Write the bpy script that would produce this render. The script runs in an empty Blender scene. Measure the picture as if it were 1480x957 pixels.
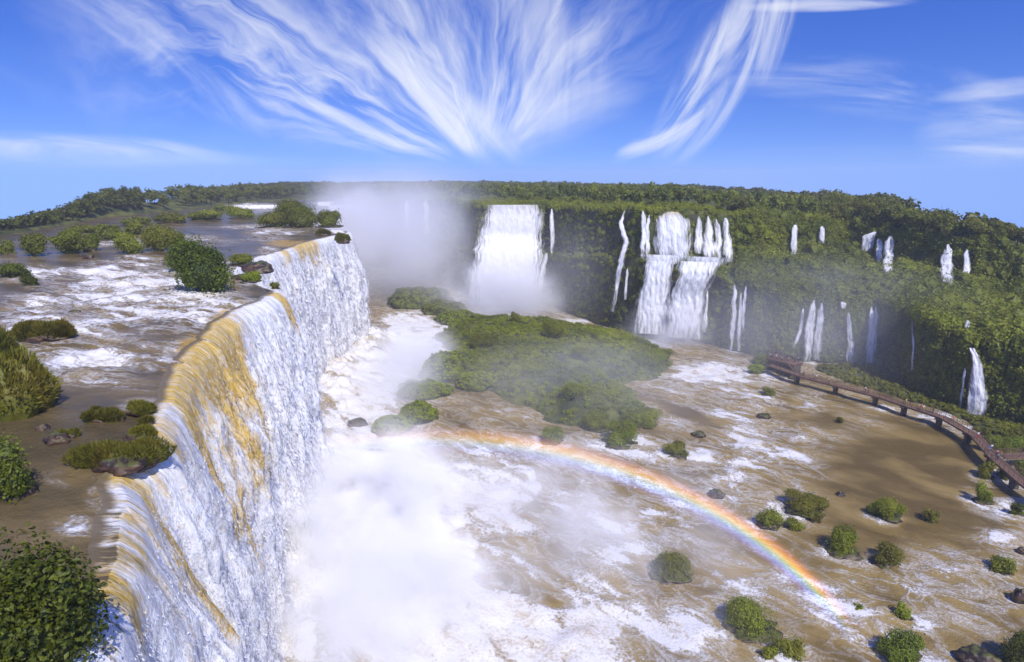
import bpy, bmesh, math, random
import numpy as np
from mathutils import Vector
from mathutils.bvhtree import BVHTree

R = math.radians
rng = np.random.default_rng(11)
random.seed(5)
scene = bpy.context.scene
COL = scene.collection

# ------------------------------------------------------------------ survey helpers
# Positions were surveyed from the photograph (1480 x 957 px) with the camera 62 m above the lower pool.
FPX, CAMH, PITCH = 882.0, 62.0, R(14.2)
CP, SP = math.cos(PITCH), math.sin(PITCH)
def ray(px, py):
    xr = (px - 740.0) / FPX; yd = (py - 478.5) / FPX
    return xr, CP - SP * yd, SP + CP * yd            # right, forward, down
def P(px, py, z):
    x, f, d = ray(px, py); t = (CAMH - z) / max(d, 1e-3)
    return Vector((x * t, f * t, z))
def PD(px, py, Y):
    x, f, d = ray(px, py); t = Y / f
    return Vector((x * t, Y, CAMH - d * t))
def mpp(p):                                           # metres per photo pixel at a point
    return (p.y * CP + (CAMH - p.z) * SP) / FPX

# ------------------------------------------------------------------ noise
_perm = rng.permutation(256); _perm = np.concatenate([_perm, _perm])
_g = rng.normal(size=(256, 3)); _g /= np.linalg.norm(_g, axis=1)[:, None]
def pn(x, y, z=0.0):
    x, y, z = np.broadcast_arrays(np.asarray(x, float), np.asarray(y, float), np.asarray(z, float))
    xi, yi, zi = np.floor(x).astype(int), np.floor(y).astype(int), np.floor(z).astype(int)
    xf, yf, zf = x - xi, y - yi, z - zi
    u, v, w = (t * t * t * (t * (t * 6 - 15) + 10) for t in (xf, yf, zf))
    def g(a, b, c):
        h = _perm[(_perm[(_perm[(xi + a) & 255] + yi + b) & 255] + zi + c) & 255]
        gr = _g[h]
        return gr[..., 0] * (xf - a) + gr[..., 1] * (yf - b) + gr[..., 2] * (zf - c)
    L = lambda a, b, t: a + (b - a) * t
    return 1.5 * L(L(L(g(0,0,0), g(1,0,0), u), L(g(0,1,0), g(1,1,0), u), v),
                   L(L(g(0,0,1), g(1,0,1), u), L(g(0,1,1), g(1,1,1), u), v), w)
def fbm(x, y, z=0.0, o=4):
    s, a, f = 0, 1.0, 1.0
    for i in range(o):
        s = s + a * pn(np.asarray(x) * f + 17 * i, np.asarray(y) * f, np.asarray(z) * f); a *= .5; f *= 2.03
    return s
def sstep(a, b, x):
    t = np.clip((np.asarray(x, float) - a) / (b - a), 0, 1); return t * t * (3 - 2 * t)

# ------------------------------------------------------------------ mesh helpers
def mesh_np(name, V, F, mat=None, attrs=None, smooth=True):
    """F: list of int arrays (n,3) / (n,4)."""
    me = bpy.data.meshes.new(name)
    V = np.asarray(V, np.float32)
    F = [np.asarray(f, np.int32) for f in F if len(f)]
    me.vertices.add(len(V)); me.vertices.foreach_set('co', V.ravel())
    loops = np.concatenate([f.ravel() for f in F]); tot = np.concatenate([np.full(len(f), f.shape[1], np.int32) for f in F])
    start = np.concatenate([[0], np.cumsum(tot)[:-1]]).astype(np.int32)
    me.loops.add(len(loops)); me.loops.foreach_set('vertex_index', loops)
    me.polygons.add(len(tot)); me.polygons.foreach_set('loop_start', start)
    me.polygons.foreach_set('loop_total', tot)
    me.update(calc_edges=True)
    me.polygons.foreach_set('use_smooth', np.full(len(tot), smooth))
    for k, a in (attrs or {}).items():
        a = np.asarray(a, np.float32)
        if a.ndim == 1:
            at = me.attributes.new(k, 'FLOAT', 'POINT'); at.data.foreach_set('value', a)
        else:
            at = me.attributes.new(k, 'FLOAT_VECTOR', 'POINT'); at.data.foreach_set('vector', a.ravel())
    if mat is not None: me.materials.append(mat)
    return me
def link(name, me, parent=None):
    o = bpy.data.objects.new(name, me); COL.objects.link(o)
    if parent is not None: o.parent = parent
    return o
def gridf(nr, nc):
    i = np.arange(nr - 1)[:, None] * nc + np.arange(nc - 1)[None, :]
    return np.stack([i, i + 1, i + nc + 1, i + nc], -1).reshape(-1, 4)
def empty(name, loc):
    o = bpy.data.objects.new(name, None); COL.objects.link(o); o.location = loc; o.empty_display_size = .5
    return o
def tag(o, label=None, cat=None, group=None, kind=None):
    if label: o['label'] = label
    if cat: o['category'] = cat
    if group: o['group'] = group
    if kind: o['kind'] = kind
    return o
def boxm(bm, c, s, rz=0.0):
    r = bmesh.ops.create_cube(bm, size=1.0)
    ca, sa = math.cos(rz), math.sin(rz)
    for v in r['verts']:
        x, y, z = v.co.x * s[0], v.co.y * s[1], v.co.z * s[2]
        v.co = (c[0] + x * ca - y * sa, c[1] + x * sa + y * ca, c[2] + z)
def tube(bm, a, b, r0, r1=None, n=6):
    a, b = Vector(a), Vector(b); r1 = r0 if r1 is None else r1
    d = (b - a).normalized(); u = d.orthogonal().normalized(); w = d.cross(u)
    ring = []
    for p, r in ((a, r0), (b, r1)):
        ring.append([bm.verts.new(p + (u * math.cos(2*math.pi*i/n) + w * math.sin(2*math.pi*i/n)) * r) for i in range(n)])
    for i in range(n):
        bm.faces.new((ring[0][i], ring[0][(i+1) % n], ring[1][(i+1) % n], ring[1][i]))
    bm.faces.new(ring[0][::-1]); bm.faces.new(ring[1])
def bm_mesh(name, bm, mat, smooth=False):
    bmesh.ops.recalc_face_normals(bm, faces=bm.faces)
    me = bpy.data.meshes.new(name); bm.to_mesh(me); bm.free()
    if mat: me.materials.append(mat)
    for p in me.polygons: p.use_smooth = smooth
    return me

# ------------------------------------------------------------------ node helpers
class G:
    def __init__(s, tree): s.t = tree; s.t.nodes.clear()
    def n(s, typ, ins=None, **props):
        nd = s.t.nodes.new('ShaderNode' + typ)
        for k, v in props.items(): setattr(nd, k, v)
        for k, v in (ins or {}).items():
            sock = nd.inputs[k]
            if isinstance(v, bpy.types.NodeSocket): s.t.links.new(v, sock)
            else: sock.default_value = v
        return nd
    def m(s, op, a, b=None, c=None, clamp=False):
        ins = {0: a}
        if b is not None: ins[1] = b
        if c is not None: ins[2] = c
        return s.n('Math', ins, operation=op, use_clamp=clamp).outputs[0]
    def vm(s, op, a, b=None, scale=None):
        ins = {0: a}
        if b is not None: ins[1] = b
        nd = s.n('VectorMath', ins, operation=op)
        if scale is not None:
            if isinstance(scale, bpy.types.NodeSocket): s.t.links.new(scale, nd.inputs['Scale'])
            else: nd.inputs['Scale'].default_value = scale
        return nd.outputs['Value'] if op in ('LENGTH', 'DOT_PRODUCT', 'DISTANCE') else nd.outputs[0]
    def noise(s, vec, scale, detail=4, rough=.55, dist=0.0, typ='FBM', out=0):
        nd = s.n('TexNoise', {'Vector': vec}, noise_dimensions='3D')
        try: nd.noise_type = typ
        except Exception: pass
        nd.inputs['Scale'].default_value = scale; nd.inputs['Detail'].default_value = detail
        nd.inputs['Roughness'].default_value = rough; nd.inputs['Distortion'].default_value = dist
        return nd.outputs[out]
    def smooth(s, x, a, b, o0=0.0, o1=1.0):
        nd = s.n('MapRange', {0: x, 1: a, 2: b, 3: o0, 4: o1}, interpolation_type='SMOOTHSTEP'); return nd.outputs[0]
    def lin(s, x, a, b, o0=0.0, o1=1.0):
        return s.n('MapRange', {0: x, 1: a, 2: b, 3: o0, 4: o1}).outputs[0]
    def mix(s, f, a, b):
        nd = s.n('Mix', data_type='RGBA')
        for i, v in ((0, f), (6, a), (7, b)):
            if isinstance(v, bpy.types.NodeSocket): s.t.links.new(v, nd.inputs[i])
            else: nd.inputs[i].default_value = (*v, 1) if isinstance(v, (tuple, list)) and len(v) == 3 else v
        return nd.outputs[2]
    def attr(s, name, vec=False):
        nd = s.n('Attribute', attribute_name=name); return nd.outputs['Vector' if vec else 'Fac']
    def xyz(s, v): return s.n('SeparateXYZ', {0: v}).outputs
    def comb(s, x, y, z): return s.n('CombineXYZ', {0: x, 1: y, 2: z}).outputs[0]
    def out(s, surf=None, vol=None):
        o = s.n('OutputMaterial')
        if surf is not None: s.t.links.new(surf, o.inputs['Surface'])
        if vol is not None: s.t.links.new(vol, o.inputs['Volume'])
def newmat(name):
    m = bpy.data.materials.new(name); m.use_nodes = True
    return m, G(m.node_tree)
def simple(name, col, rough=.7, nscale=None, var=.35, bump=.0, coords='obj'):
    m, g = newmat(name)
    v = g.n('TexCoord').outputs['Object']
    c = (*col, 1)
    ins = {'Roughness': rough}
    if nscale:
        f = g.noise(v, nscale, 5)
        c = g.mix(g.smooth(f, .3, .7), tuple(k * (1 - var) for k in col), tuple(min(1, k * (1 + var)) for k in col))
        if bump: ins['Normal'] = g.n('Bump', {'Height': f, 'Strength': bump, 'Distance': .2}).outputs[0]
    ins['Base Color'] = c
    g.out(g.n('BsdfPrincipled', ins).outputs[0]); return m

# ------------------------------------------------------------------ materials
def foliage_mat(name, dark, light, ochre=(.16, .13, .03)):
    m, g = newmat(name)
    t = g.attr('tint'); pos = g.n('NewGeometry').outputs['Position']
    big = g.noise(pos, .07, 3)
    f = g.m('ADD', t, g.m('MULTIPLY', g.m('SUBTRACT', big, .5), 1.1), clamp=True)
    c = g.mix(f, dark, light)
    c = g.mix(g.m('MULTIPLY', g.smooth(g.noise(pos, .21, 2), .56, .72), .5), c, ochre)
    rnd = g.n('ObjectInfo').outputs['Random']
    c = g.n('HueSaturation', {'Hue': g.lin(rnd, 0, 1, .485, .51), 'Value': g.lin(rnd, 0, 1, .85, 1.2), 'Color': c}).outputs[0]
    d = g.n('BsdfDiffuse', {'Color': c}).outputs[0]
    tr = g.n('BsdfTranslucent', {'Color': c}).outputs[0]
    gl = g.n('BsdfGlossy', {'Color': (.6, .65, .6, 1), 'Roughness': .5}).outputs[0]
    a = g.n('MixShader', {0: .36, 1: d, 2: tr}).outputs[0]
    g.out(g.n('MixShader', {0: .03, 1: a, 2: gl}).outputs[0]); return m
M = {}
M['leaf'] = foliage_mat('shrub_leaves', (.1, .122, .01), (.34, .36, .026))
M['leaf_bright'] = foliage_mat('bright_leaves', (.1, .14, .008), (.38, .43, .03))
M['leaf_forest'] = foliage_mat('forest_leaves', (.07, .088, .011), (.29, .3, .032))
M['leaf_far'] = foliage_mat('distant_leaves', (.05, .064, .012), (.2, .21, .032))
M['leaf_dark'] = foliage_mat('dark_leaves', (.028, .046, .005), (.24, .29, .022), (.07, .08, .02))
M['grass'] = foliage_mat('grass_blades', (.08, .085, .012), (.3, .28, .03), (.3, .21, .04))

m, g = newmat('mossy_ground'); M['ground'] = m
pos = g.n('NewGeometry').outputs['Position']; nrm = g.xyz(g.n('NewGeometry').outputs['Normal'])[2]
c = g.mix(g.smooth(g.noise(pos, .15, 5), .35, .65), (.035, .048, .01), (.13, .135, .022))
rock = g.mix(g.noise(pos, .6, 6), (.03, .022, .015), (.12, .085, .05))
steep = g.smooth(g.m('ADD', nrm, g.m('MULTIPLY', g.m('SUBTRACT', g.noise(pos, .3, 4), .5), 1.6)), -.25, .25)
c = g.mix(steep, rock, c)
g.out(g.n('BsdfPrincipled', {'Base Color': c, 'Roughness': .9, 'Normal': g.n('Bump', {'Height': g.noise(pos, .8, 6), 'Strength': .8, 'Distance': 1.0}).outputs[0]}).outputs[0])

m, g = newmat('wet_rock'); M['rock'] = m
pos = g.n('NewGeometry').outputs['Position']; nrm = g.xyz(g.n('NewGeometry').outputs['Normal'])[2]
f = g.noise(pos, 1.1, 7, .6)
c = g.mix(g.smooth(f, .35, .68), (.018, .013, .01), (.12, .065, .035))
c = g.mix(g.smooth(g.m('ADD', nrm, g.m('MULTIPLY', g.m('SUBTRACT', f, .5), 1.6)), .75, 1.0), c, (.09, .1, .02))
g.out(g.n('BsdfPrincipled', {'Base Color': c, 'Roughness': .45, 'Normal': g.n('Bump', {'Height': f, 'Strength': .7, 'Distance': .3}).outputs[0]}).outputs[0])

m, g = newmat('moss_over_rock'); M['moss'] = m
pos = g.n('NewGeometry').outputs['Position']
f = g.noise(pos, .5, 7, .6)
c = g.mix(g.smooth(f, .38, .62), (.028, .034, .01), (.14, .16, .018))
g.out(g.n('BsdfPrincipled', {'Base Color': c, 'Roughness': .9, 'Normal': g.n('Bump', {'Height': g.noise(pos, 1.5, 6), 'Strength': 1, 'Distance': .5}).outputs[0]}).outputs[0])

FOAMC = (.76, .75, .76)
def water_mat(name, deep, silt, flow, sx, sy, rough=.18, ochre=False):
    """muddy water with lacy foam; 'foam' 0..1 says how broken the surface is"""
    m, g = newmat(name)
    pos = g.n('NewGeometry').outputs['Position']
    foam = g.attr('foam')
    p = g.xyz(pos); ca, sa = math.cos(flow), math.sin(flow)
    u = g.m('ADD', g.m('MULTIPLY', p[0], ca), g.m('MULTIPLY', p[1], sa))
    v = g.m('ADD', g.m('MULTIPLY', p[0], -sa), g.m('MULTIPLY', p[1], ca))
    q = g.comb(g.m('MULTIPLY', u, sx), g.m('MULTIPLY', v, sy), 0.0)
    warp = g.vm('SCALE', g.vm('SUBTRACT', g.noise(pos, .045, 3, out=1), (.5, .5, .5)), scale=9 * sx)
    warp2 = g.vm('SCALE', g.vm('SUBTRACT', g.noise(pos, .22, 3, out=1), (.5, .5, .5)), scale=2.2 * sx)
    q = g.vm('ADD', q, g.vm('ADD', warp, warp2))
    n1 = g.noise(q, 1.0, 8, .62, .4)
    n2 = g.noise(q, .33, 4, .55, .3)
    rid = g.m('SUBTRACT', 1.0, g.m('MULTIPLY', g.m('ABSOLUTE', g.m('SUBTRACT', g.noise(q, .8, 7, .6, .8), .5)), 9.0), clamp=True)
    fine = g.noise(pos, 2.2, 6, .65, .4)
    big = g.m('ADD', g.m('MULTIPLY', n1, .6), g.m('MULTIPLY', n2, .4))
    N = g.m('ADD', g.m('MULTIPLY', g.m('SUBTRACT', n1, .5), 1.5), g.m('MULTIPLY', g.m('SUBTRACT', n2, .5), 1.2))
    s = g.m('ADD', g.m('ADD', N, g.m('MULTIPLY', g.m('SUBTRACT', fine, .5), .7)), g.m('MULTIPLY', foam, .66))
    a = g.smooth(s, .4, .68)
    lace = g.m('MULTIPLY', g.m('MULTIPLY', rid, rid), g.smooth(g.m('ADD', foam, g.m('MULTIPLY', n2, .5)), .34, .8))
    a = g.m('MAXIMUM', a, g.m('MULTIPLY', lace, g.lin(fine, .3, .7, .25, 1.0)), clamp=True)
    base = g.mix(g.smooth(g.m('ADD', n2, g.m('MULTIPLY', foam, .35)), .38, .8), deep, silt)
    c = g.mix(a, base, g.mix(g.smooth(g.m('ADD', fine, g.m('SUBTRACT', n1, .5)), .34, .58), (.6, .53, .42), FOAMC))
    if ochre:
        oc = g.smooth(g.m('ADD', g.attr('ochre'), g.m('ADD', g.m('MULTIPLY', g.m('SUBTRACT', n1, .5), 1.6), g.m('MULTIPLY', g.m('SUBTRACT', fine, .5), .8))), .35, .8)
        c = g.mix(oc, c, (.5, .32, .075))
    h = g.m('ADD', g.m('MULTIPLY', a, .5), g.m('ADD', g.m('MULTIPLY', n1, .6), g.m('MULTIPLY', fine, .35)))
    bp = g.n('Bump', {'Height': h, 'Strength': .6, 'Distance': 1.1}).outputs[0]
    g.out(g.n('BsdfPrincipled', {'Base Color': c, 'Roughness': g.lin(a, 0, 1, rough, .8), 'IOR': 1.33,
              'Specular IOR Level': .32, 'Normal': bp}).outputs[0])
    return m
M['pool'] = water_mat('lower_river_water', (.135, .092, .03), (.34, .242, .088), R(-40), .17, .33)
M['river'] = water_mat('upper_river_water', (.09, .07, .034), (.23, .165, .07), R(-15), .16, .42, .16, True)

m, g = newmat('falling_water'); M['fall'] = m
fl = g.attr('flow', True); silt = g.attr('silt'); thin = g.attr('thin'); up = g.attr('upstream')
q = g.vm('MULTIPLY', fl, (1.0, .16, .4)); q2 = g.vm('MULTIPLY', fl, (1.0, .45, 1.0))
st = g.noise(q, .9, 7, .6, .35); st2 = g.noise(q, 3.2, 6, .65, .2); cl = g.noise(q2, 1.3, 7, .62, .5); fine = g.noise(q2, 5.0, 5, .7)
k = g.smooth(g.m('ADD', g.m('ADD', silt, g.m('MULTIPLY', g.m('SUBTRACT', st, .5), 1.0)), g.m('ADD', g.m('MULTIPLY', g.m('SUBTRACT', cl, .5), 1.2), g.m('MULTIPLY', g.m('SUBTRACT', g.noise(g.vm('MULTIPLY', fl, (.16, .1, 0)), 1.0, 4), .5), 1.6))), .42, .78)
mot = g.m('ADD', g.m('MULTIPLY', cl, .6), g.m('MULTIPLY', fine, .4))
k = g.m('MULTIPLY', k, g.smooth(g.m('ADD', g.m('MULTIPLY', fine, .5), g.m('MULTIPLY', cl, .5)), .66, .46, .25, 1.0))
c = g.mix(k, g.mix(g.smooth(mot, .36, .54), (.56, .53, .48), (.84, .84, .85)), g.mix(g.smooth(st2, .35, .65), (.5, .31, .04), (.78, .55, .14)))
d = g.smooth(g.m('ADD', thin, g.m('ADD', g.m('MULTIPLY', g.m('SUBTRACT', st2, .5), 1.1), g.m('MULTIPLY', g.m('SUBTRACT', st, .5), 1.3))), .62, .95)
c = g.mix(d, c, (.12, .095, .05))
c = g.mix(g.smooth(g.m('ADD', up, g.m('MULTIPLY', g.m('SUBTRACT', st2, .5), 1.0)), .15, .75, 0, .95), c, (.16, .12, .056))
h = g.m('ADD', g.m('ADD', g.m('MULTIPLY', st, .5), g.m('MULTIPLY', cl, .9)), g.m('ADD', g.m('MULTIPLY', st2, .22), g.m('MULTIPLY', fine, .22)))
bp = g.n('Bump', {'Height': h, 'Strength': g.lin(up, 0, 1, .6, .15), 'Distance': .8}).outputs[0]
dif = g.n('BsdfPrincipled', {'Base Color': c, 'Roughness': g.lin(up, 0, 1, .7, .25), 'Normal': bp, 'Specular IOR Level': .3}).outputs[0]
g.out(dif)

m, g = newmat('thin_falling_water'); M['stream'] = m
fl = g.attr('flow', True); edge = g.attr('edge'); silt = g.attr('silt')
q = g.vm('MULTIPLY', fl, (1.0, .14, 1.0))
st = g.noise(q, 1.1, 7, .65, .3); cl = g.noise(g.vm('MULTIPLY', fl, (1, .4, 1)), 1.2, 6, .62, .4)
a = g.smooth(g.m('ADD', g.m('MULTIPLY', st, 1.0), g.m('MULTIPLY', edge, .62)), .78, 1.16)
c = g.mix(g.smooth(g.m('ADD', silt, g.m('MULTIPLY', g.m('SUBTRACT', st, .5), .8)), .3, .8), (.8, .8, .82), (.5, .36, .12))
h = g.m('ADD', g.m('MULTIPLY', st, .6), g.m('MULTIPLY', cl, .8))
b = g.n('BsdfPrincipled', {'Base Color': c, 'Roughness': .7, 'Alpha': a, 'Normal': g.n('Bump', {'Height': h, 'Strength': .7, 'Distance': 1.0}).outputs[0]}).outputs[0]
g.out(b)

M['wood'] = simple('weathered_boards', (.17, .1, .065), .75, 3.0, .4, .2)
M['rail'] = simple('brown_railing', (.15, .09, .06), .6, 4.0, .3)
M['concrete'] = simple('damp_concrete', (.1, .08, .06), .8, 2.0, .4, .3)
M['bark'] = simple('bark', (.07, .05, .035), .9, 4.0, .4, .4)
M['skin'] = simple('skin', (.42, .26, .18), .6)
M['hair'] = simple('dark_hair', (.02, .014, .01), .6)
for nm, c in dict(white=(.75, .75, .75), red=(.45, .05, .04), orange=(.6, .17, .05), blue=(.05, .1, .32), navy=(.02, .025, .06),
                  pink=(.6, .2, .28), grey=(.2, .2, .22), black=(.018, .018, .02), yellow=(.6, .45, .06), green=(.05, .2, .08), tan=(.35, .27, .17)).items():
    M['cloth_' + nm] = simple('cloth_' + nm, c, .85, 8.0, .15)
MIST, HAZE, RAIN, SUN, SKYV, CLOUD, EXPO = True, True, .19, 3.6, 1.45, (8.2, 8.4, 8.8), 0.28
# ------------------------------------------------------------------ foliage builders
_ico = bmesh.new(); bmesh.ops.create_icosphere(_ico, subdivisions=1, radius=1.0)
ICO_V = np.array([v.co[:] for v in _ico.verts]); ICO_F = np.array([[v.index for v in f.verts] for f in _ico.faces]); _ico.free()
_ico = bmesh.new(); bmesh.ops.create_icosphere(_ico, subdivisions=2, radius=1.0)
ICO2_V = np.array([v.co[:] for v in _ico.verts]); ICO2_F = np.array([[v.index for v in f.verts] for f in _ico.faces]); _ico.free()

def leaf_cloud(C, RR, k, size, tint=None, aspect=1.6, up=.35, core=.8, seed=0, upbias=.25, shag=.08, fine=False):
    """Leaf-sized faces spread through the crowns at C (n,3) with half sizes RR (n,3); k leaves each. -> V, F list, tint"""
    r = np.random.default_rng(seed + 1000)
    C = np.atleast_2d(np.asarray(C, float)); RR = np.atleast_2d(np.asarray(RR, float)); n = len(C)
    size = np.broadcast_to(np.asarray(size, float), (n,))
    if tint is None: tint = r.uniform(.15, .75, n)
    tint = np.broadcast_to(np.asarray(tint, float), (n,))
    ci = np.repeat(np.arange(n), k); N = n * k
    d = r.normal(size=(N, 3)); d[:, 2] += upbias; d /= np.linalg.norm(d, axis=1)[:, None]
    lump = 1 + .3 * pn(d[:, 0] * 1.9 + ci * 7.3, d[:, 1] * 1.9 + ci * 3.1, d[:, 2] * 1.9)
    rad = (1 - .5 * r.random(N) ** 2.2) * lump
    rad = rad * (1 + .4 * r.random(N) * (r.random(N) < shag))
    pos = C[ci] + d * RR[ci] * rad[:, None]
    nv = d * .9 + r.normal(size=(N, 3)) * .55; nv[:, 2] += up
    nv /= np.linalg.norm(nv, axis=1)[:, None]
    t = r.normal(size=(N, 3)); t -= nv * (t * nv).sum(1)[:, None]
    t /= np.linalg.norm(t, axis=1)[:, None]; b = np.cross(nv, t)
    s = size[ci] * r.uniform(.55, 1.35, N)
    a = s * aspect ** .5 * .5; w = s / aspect ** .5 * .5
    q = np.stack([pos - t * a[:, None], pos + b * w[:, None] + nv * (s * .12)[:, None], pos + t * a[:, None], pos - b * w[:, None] + nv * (s * .12)[:, None]], 1).reshape(-1, 3)
    F = [np.arange(N * 4).reshape(-1, 4)]
    ti = np.repeat(np.clip(tint[ci] + r.normal(size=N) * .17, 0, 1), 4)
    V = q
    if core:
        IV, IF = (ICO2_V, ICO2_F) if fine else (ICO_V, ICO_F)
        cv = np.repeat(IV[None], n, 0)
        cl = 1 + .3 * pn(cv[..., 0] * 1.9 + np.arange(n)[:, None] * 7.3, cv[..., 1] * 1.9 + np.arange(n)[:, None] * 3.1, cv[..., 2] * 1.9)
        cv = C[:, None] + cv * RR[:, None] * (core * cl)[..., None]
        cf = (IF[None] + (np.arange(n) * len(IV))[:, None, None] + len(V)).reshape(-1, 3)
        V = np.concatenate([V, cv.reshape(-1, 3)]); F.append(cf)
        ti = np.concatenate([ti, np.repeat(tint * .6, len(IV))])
    return V, F, ti
def grass_cloud(C, RR, k, h, tint=.5, seed=0):
    """blades standing out of a mound"""
    r = np.random.default_rng(seed + 77)
    C = np.atleast_2d(np.asarray(C, float)); RR = np.atleast_2d(np.asarray(RR, float)); n = len(C)
    ci = np.repeat(np.arange(n), k); N = n * k
    d = r.normal(size=(N, 3)); d[:, 2] = np.abs(d[:, 2]); d /= np.linalg.norm(d, axis=1)[:, None]
    p = C[ci] + d * RR[ci] * (1 + .25 * pn(d[:, 0] * 2 + ci, d[:, 1] * 2, d[:, 2] * 2))[:, None]
    dirn = d * .7 + np.array([0, 0, 1.0]) + r.normal(size=(N, 3)) * .3; dirn /= np.linalg.norm(dirn, axis=1)[:, None]
    side = np.cross(dirn, r.normal(size=(N, 3))); side /= np.linalg.norm(side, axis=1)[:, None]
    L = h * r.uniform(.5, 1.3, N); w = L * .12
    tip = p + dirn * L[:, None] + d * (L * .35)[:, None] - np.array([0, 0, 1.0]) * (L * .2)[:, None]
    mid = p + dirn * (L * .55)[:, None]
    q = np.stack([p - side * w[:, None], p + side * w[:, None], mid + side * (w * .8)[:, None], tip, mid - side * (w * .8)[:, None]], 1).reshape(-1, 3)
    F = [np.arange(N * 5).reshape(-1, 5)]
    V = q; ti = np.repeat(np.clip(tint + r.normal(size=N) * .25, 0, 1), 5)
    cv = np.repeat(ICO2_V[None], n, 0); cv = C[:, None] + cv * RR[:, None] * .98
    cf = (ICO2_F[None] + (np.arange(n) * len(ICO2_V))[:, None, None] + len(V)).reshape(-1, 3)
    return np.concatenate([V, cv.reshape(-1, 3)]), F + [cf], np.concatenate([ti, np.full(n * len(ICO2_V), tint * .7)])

def rock_mesh(name, sx, sy, sz, mat, seed=0, rough=.35, sub=4, cut=-.35):
    bm = bmesh.new(); bmesh.ops.create_icosphere(bm, subdivisions=sub, radius=1.0)
    v = np.array([a.co[:] for a in bm.verts]); f = np.array([[a.index for a in q.verts] for q in bm.faces]); bm.free()
    d = 1 + rough * fbm(v[:, 0] * 1.3 + seed * 5.1, v[:, 1] * 1.3, v[:, 2] * 1.3, 5)
    cell = np.abs(pn(v[:, 0] * 2.7 + seed, v[:, 1] * 2.7 + 9, v[:, 2] * 2.7)); d -= rough * .5 * cell
    v = v * d[:, None] * np.array([sx, sy, sz]); v[:, 2] = np.maximum(v[:, 2], cut * sz)
    return mesh_np(name, v, [f], mat)

def stems_mesh(name, w, h, n, r, seed):
    rr = random.Random(seed); bm = bmesh.new()
    for i in range(n):
        a = rr.uniform(0, 6.28); d = rr.uniform(.15, .5) * w
        mid = Vector((math.cos(a) * d * .35, math.sin(a) * d * .35, h * .4)); end = Vector((math.cos(a) * d, math.sin(a) * d, h * rr.uniform(.6, .85)))
        b0 = Vector((math.cos(a) * r * 2, math.sin(a) * r * 2, -.3))
        tube(bm, b0, mid, r, r * .7, 5); tube(bm, mid - (mid - b0) * .03, end, r * .7, r * .25, 5)
    return bm_mesh(name, bm, M['bark'], True)

_bs = [0]
def bush(name, label, cat, base, w, h, leaf, mat='leaf', dens=1.0, depth=.75, lumps=5, group=None, rock=0.0, tint=.45, fol='foliage', spread=.55, low=.42, core=.66):
    """base Vector; w,h metres"""
    _bs[0] += 1; sd = _bs[0]; rr = np.random.default_rng(sd)
    root = empty(name, base); tag(root, label, cat, group)
    C = [(0, 0, h * low)]; RR = [(w * .38, w * .38 * depth, h * (.9 - low))]
    for i in range(lumps):
        a = rr.uniform(0, 6.28); q = rr.uniform(.4, 1.0)
        lr = rr.uniform(.16, .3)
        C.append((math.cos(a) * w * .5 * spread * q, math.sin(a) * w * .5 * spread * q * depth, h * rr.uniform(.22, .72)))
        RR.append((w * lr, w * lr * max(depth, .6), h * lr * 1.25))
    area = 2.2 * w * (w * depth * .5 + h)
    k = int(min(9000, dens * 3.2 * area / leaf ** 2 / (lumps + 1)))
    V, F, t = leaf_cloud(C, RR, max(k, 30), leaf, tint=np.clip(rr.normal(tint, .13, lumps + 1), 0, 1), core=core, seed=sd, fine=True, shag=.16)
    V[:, 2] = np.maximum(V[:, 2], -.15)
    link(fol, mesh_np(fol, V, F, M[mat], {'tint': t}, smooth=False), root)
    if rock:
        link('rock', rock_mesh('rock', w * .5 * rock, w * .5 * rock * max(depth, .7), h * .12 + .12, M['rock'], sd), root)
    else:
        link('stem', stems_mesh('stem', w, h, 5, max(.04, h * .02), sd), root)
    return root
def tuft(name, label, cat, base, w, d, h, blade, tint=.5, group=None, rock=True, lumps=4, dens=1.0):
    _bs[0] += 1; sd = _bs[0]; rr = np.random.default_rng(sd)
    root = empty(name, base); tag(root, label, cat, group)
    C, RR = [], []
    for i in range(lumps):
        C.append((rr.uniform(-.38, .38) * w, rr.uniform(-.35, .35) * d, h * .1)); q = rr.uniform(.22, .36)
        RR.append((w * q, max(d * q, w * q * .6), h * rr.uniform(.4, .65)))
    k = int(min(3500, dens * 260 * w * d / blade / lumps + 120))
    V, F, t = grass_cloud(C, RR, k, blade, tint, sd)
    V[:, 2] = np.maximum(V[:, 2], -.2)
    link('grass_blades', mesh_np('grass_blades', V, F, M['grass'], {'tint': t}, smooth=False), root)
    if rock: link('rock', rock_mesh('rock', w * .48, d * .5, h * .35 + .1, M['rock'], sd, .3), root)
    return root

# ------------------------------------------------------------------ terrain: cliffs, terraces and plateau
def prof(tab, px): return float(np.interp(px, [a[0] for a in tab], [a[1] for a in tab]))
YB = [(520,382),(560,390),(600,400),(640,412),(680,428),(690,436),(740,440),(790,441),(830,455),(870,470),(925,488),(990,491),(1060,507),(1100,515),(1150,521),(1225,527),(1270,530),(1300,548),(1330,572),(1410,600),(1480,615),(1560,640),(1700,690),(1900,760)]
Y1 = [(520,340),(600,345),(680,362),(740,368),(830,368),(870,371),(925,374),(1000,377),(1060,408),(1100,420),(1150,431),(1225,438),(1270,441),(1330,458),(1410,498),(1480,503),(1560,515),(1700,550),(1900,600)]
Y3 = [(520,293),(560,291),(600,290),(640,290),(680,295),(740,297),(790,298),(830,300),(870,302),(925,303),(990,305),(1060,315),(1100,319),(1150,324),(1225,329),(1270,334),(1330,343),(1410,356),(1480,372),(1560,390),(1700,420),(1900,470)]
UB = [(1060,378,27),(1100,371,29),(1150,365,30),(1225,362,30),(1270,372,29),(1330,392,26),(1410,411,24),(1480,424,22),(1560,440,21),(1700,470,20),(1900,520,19)]
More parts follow.
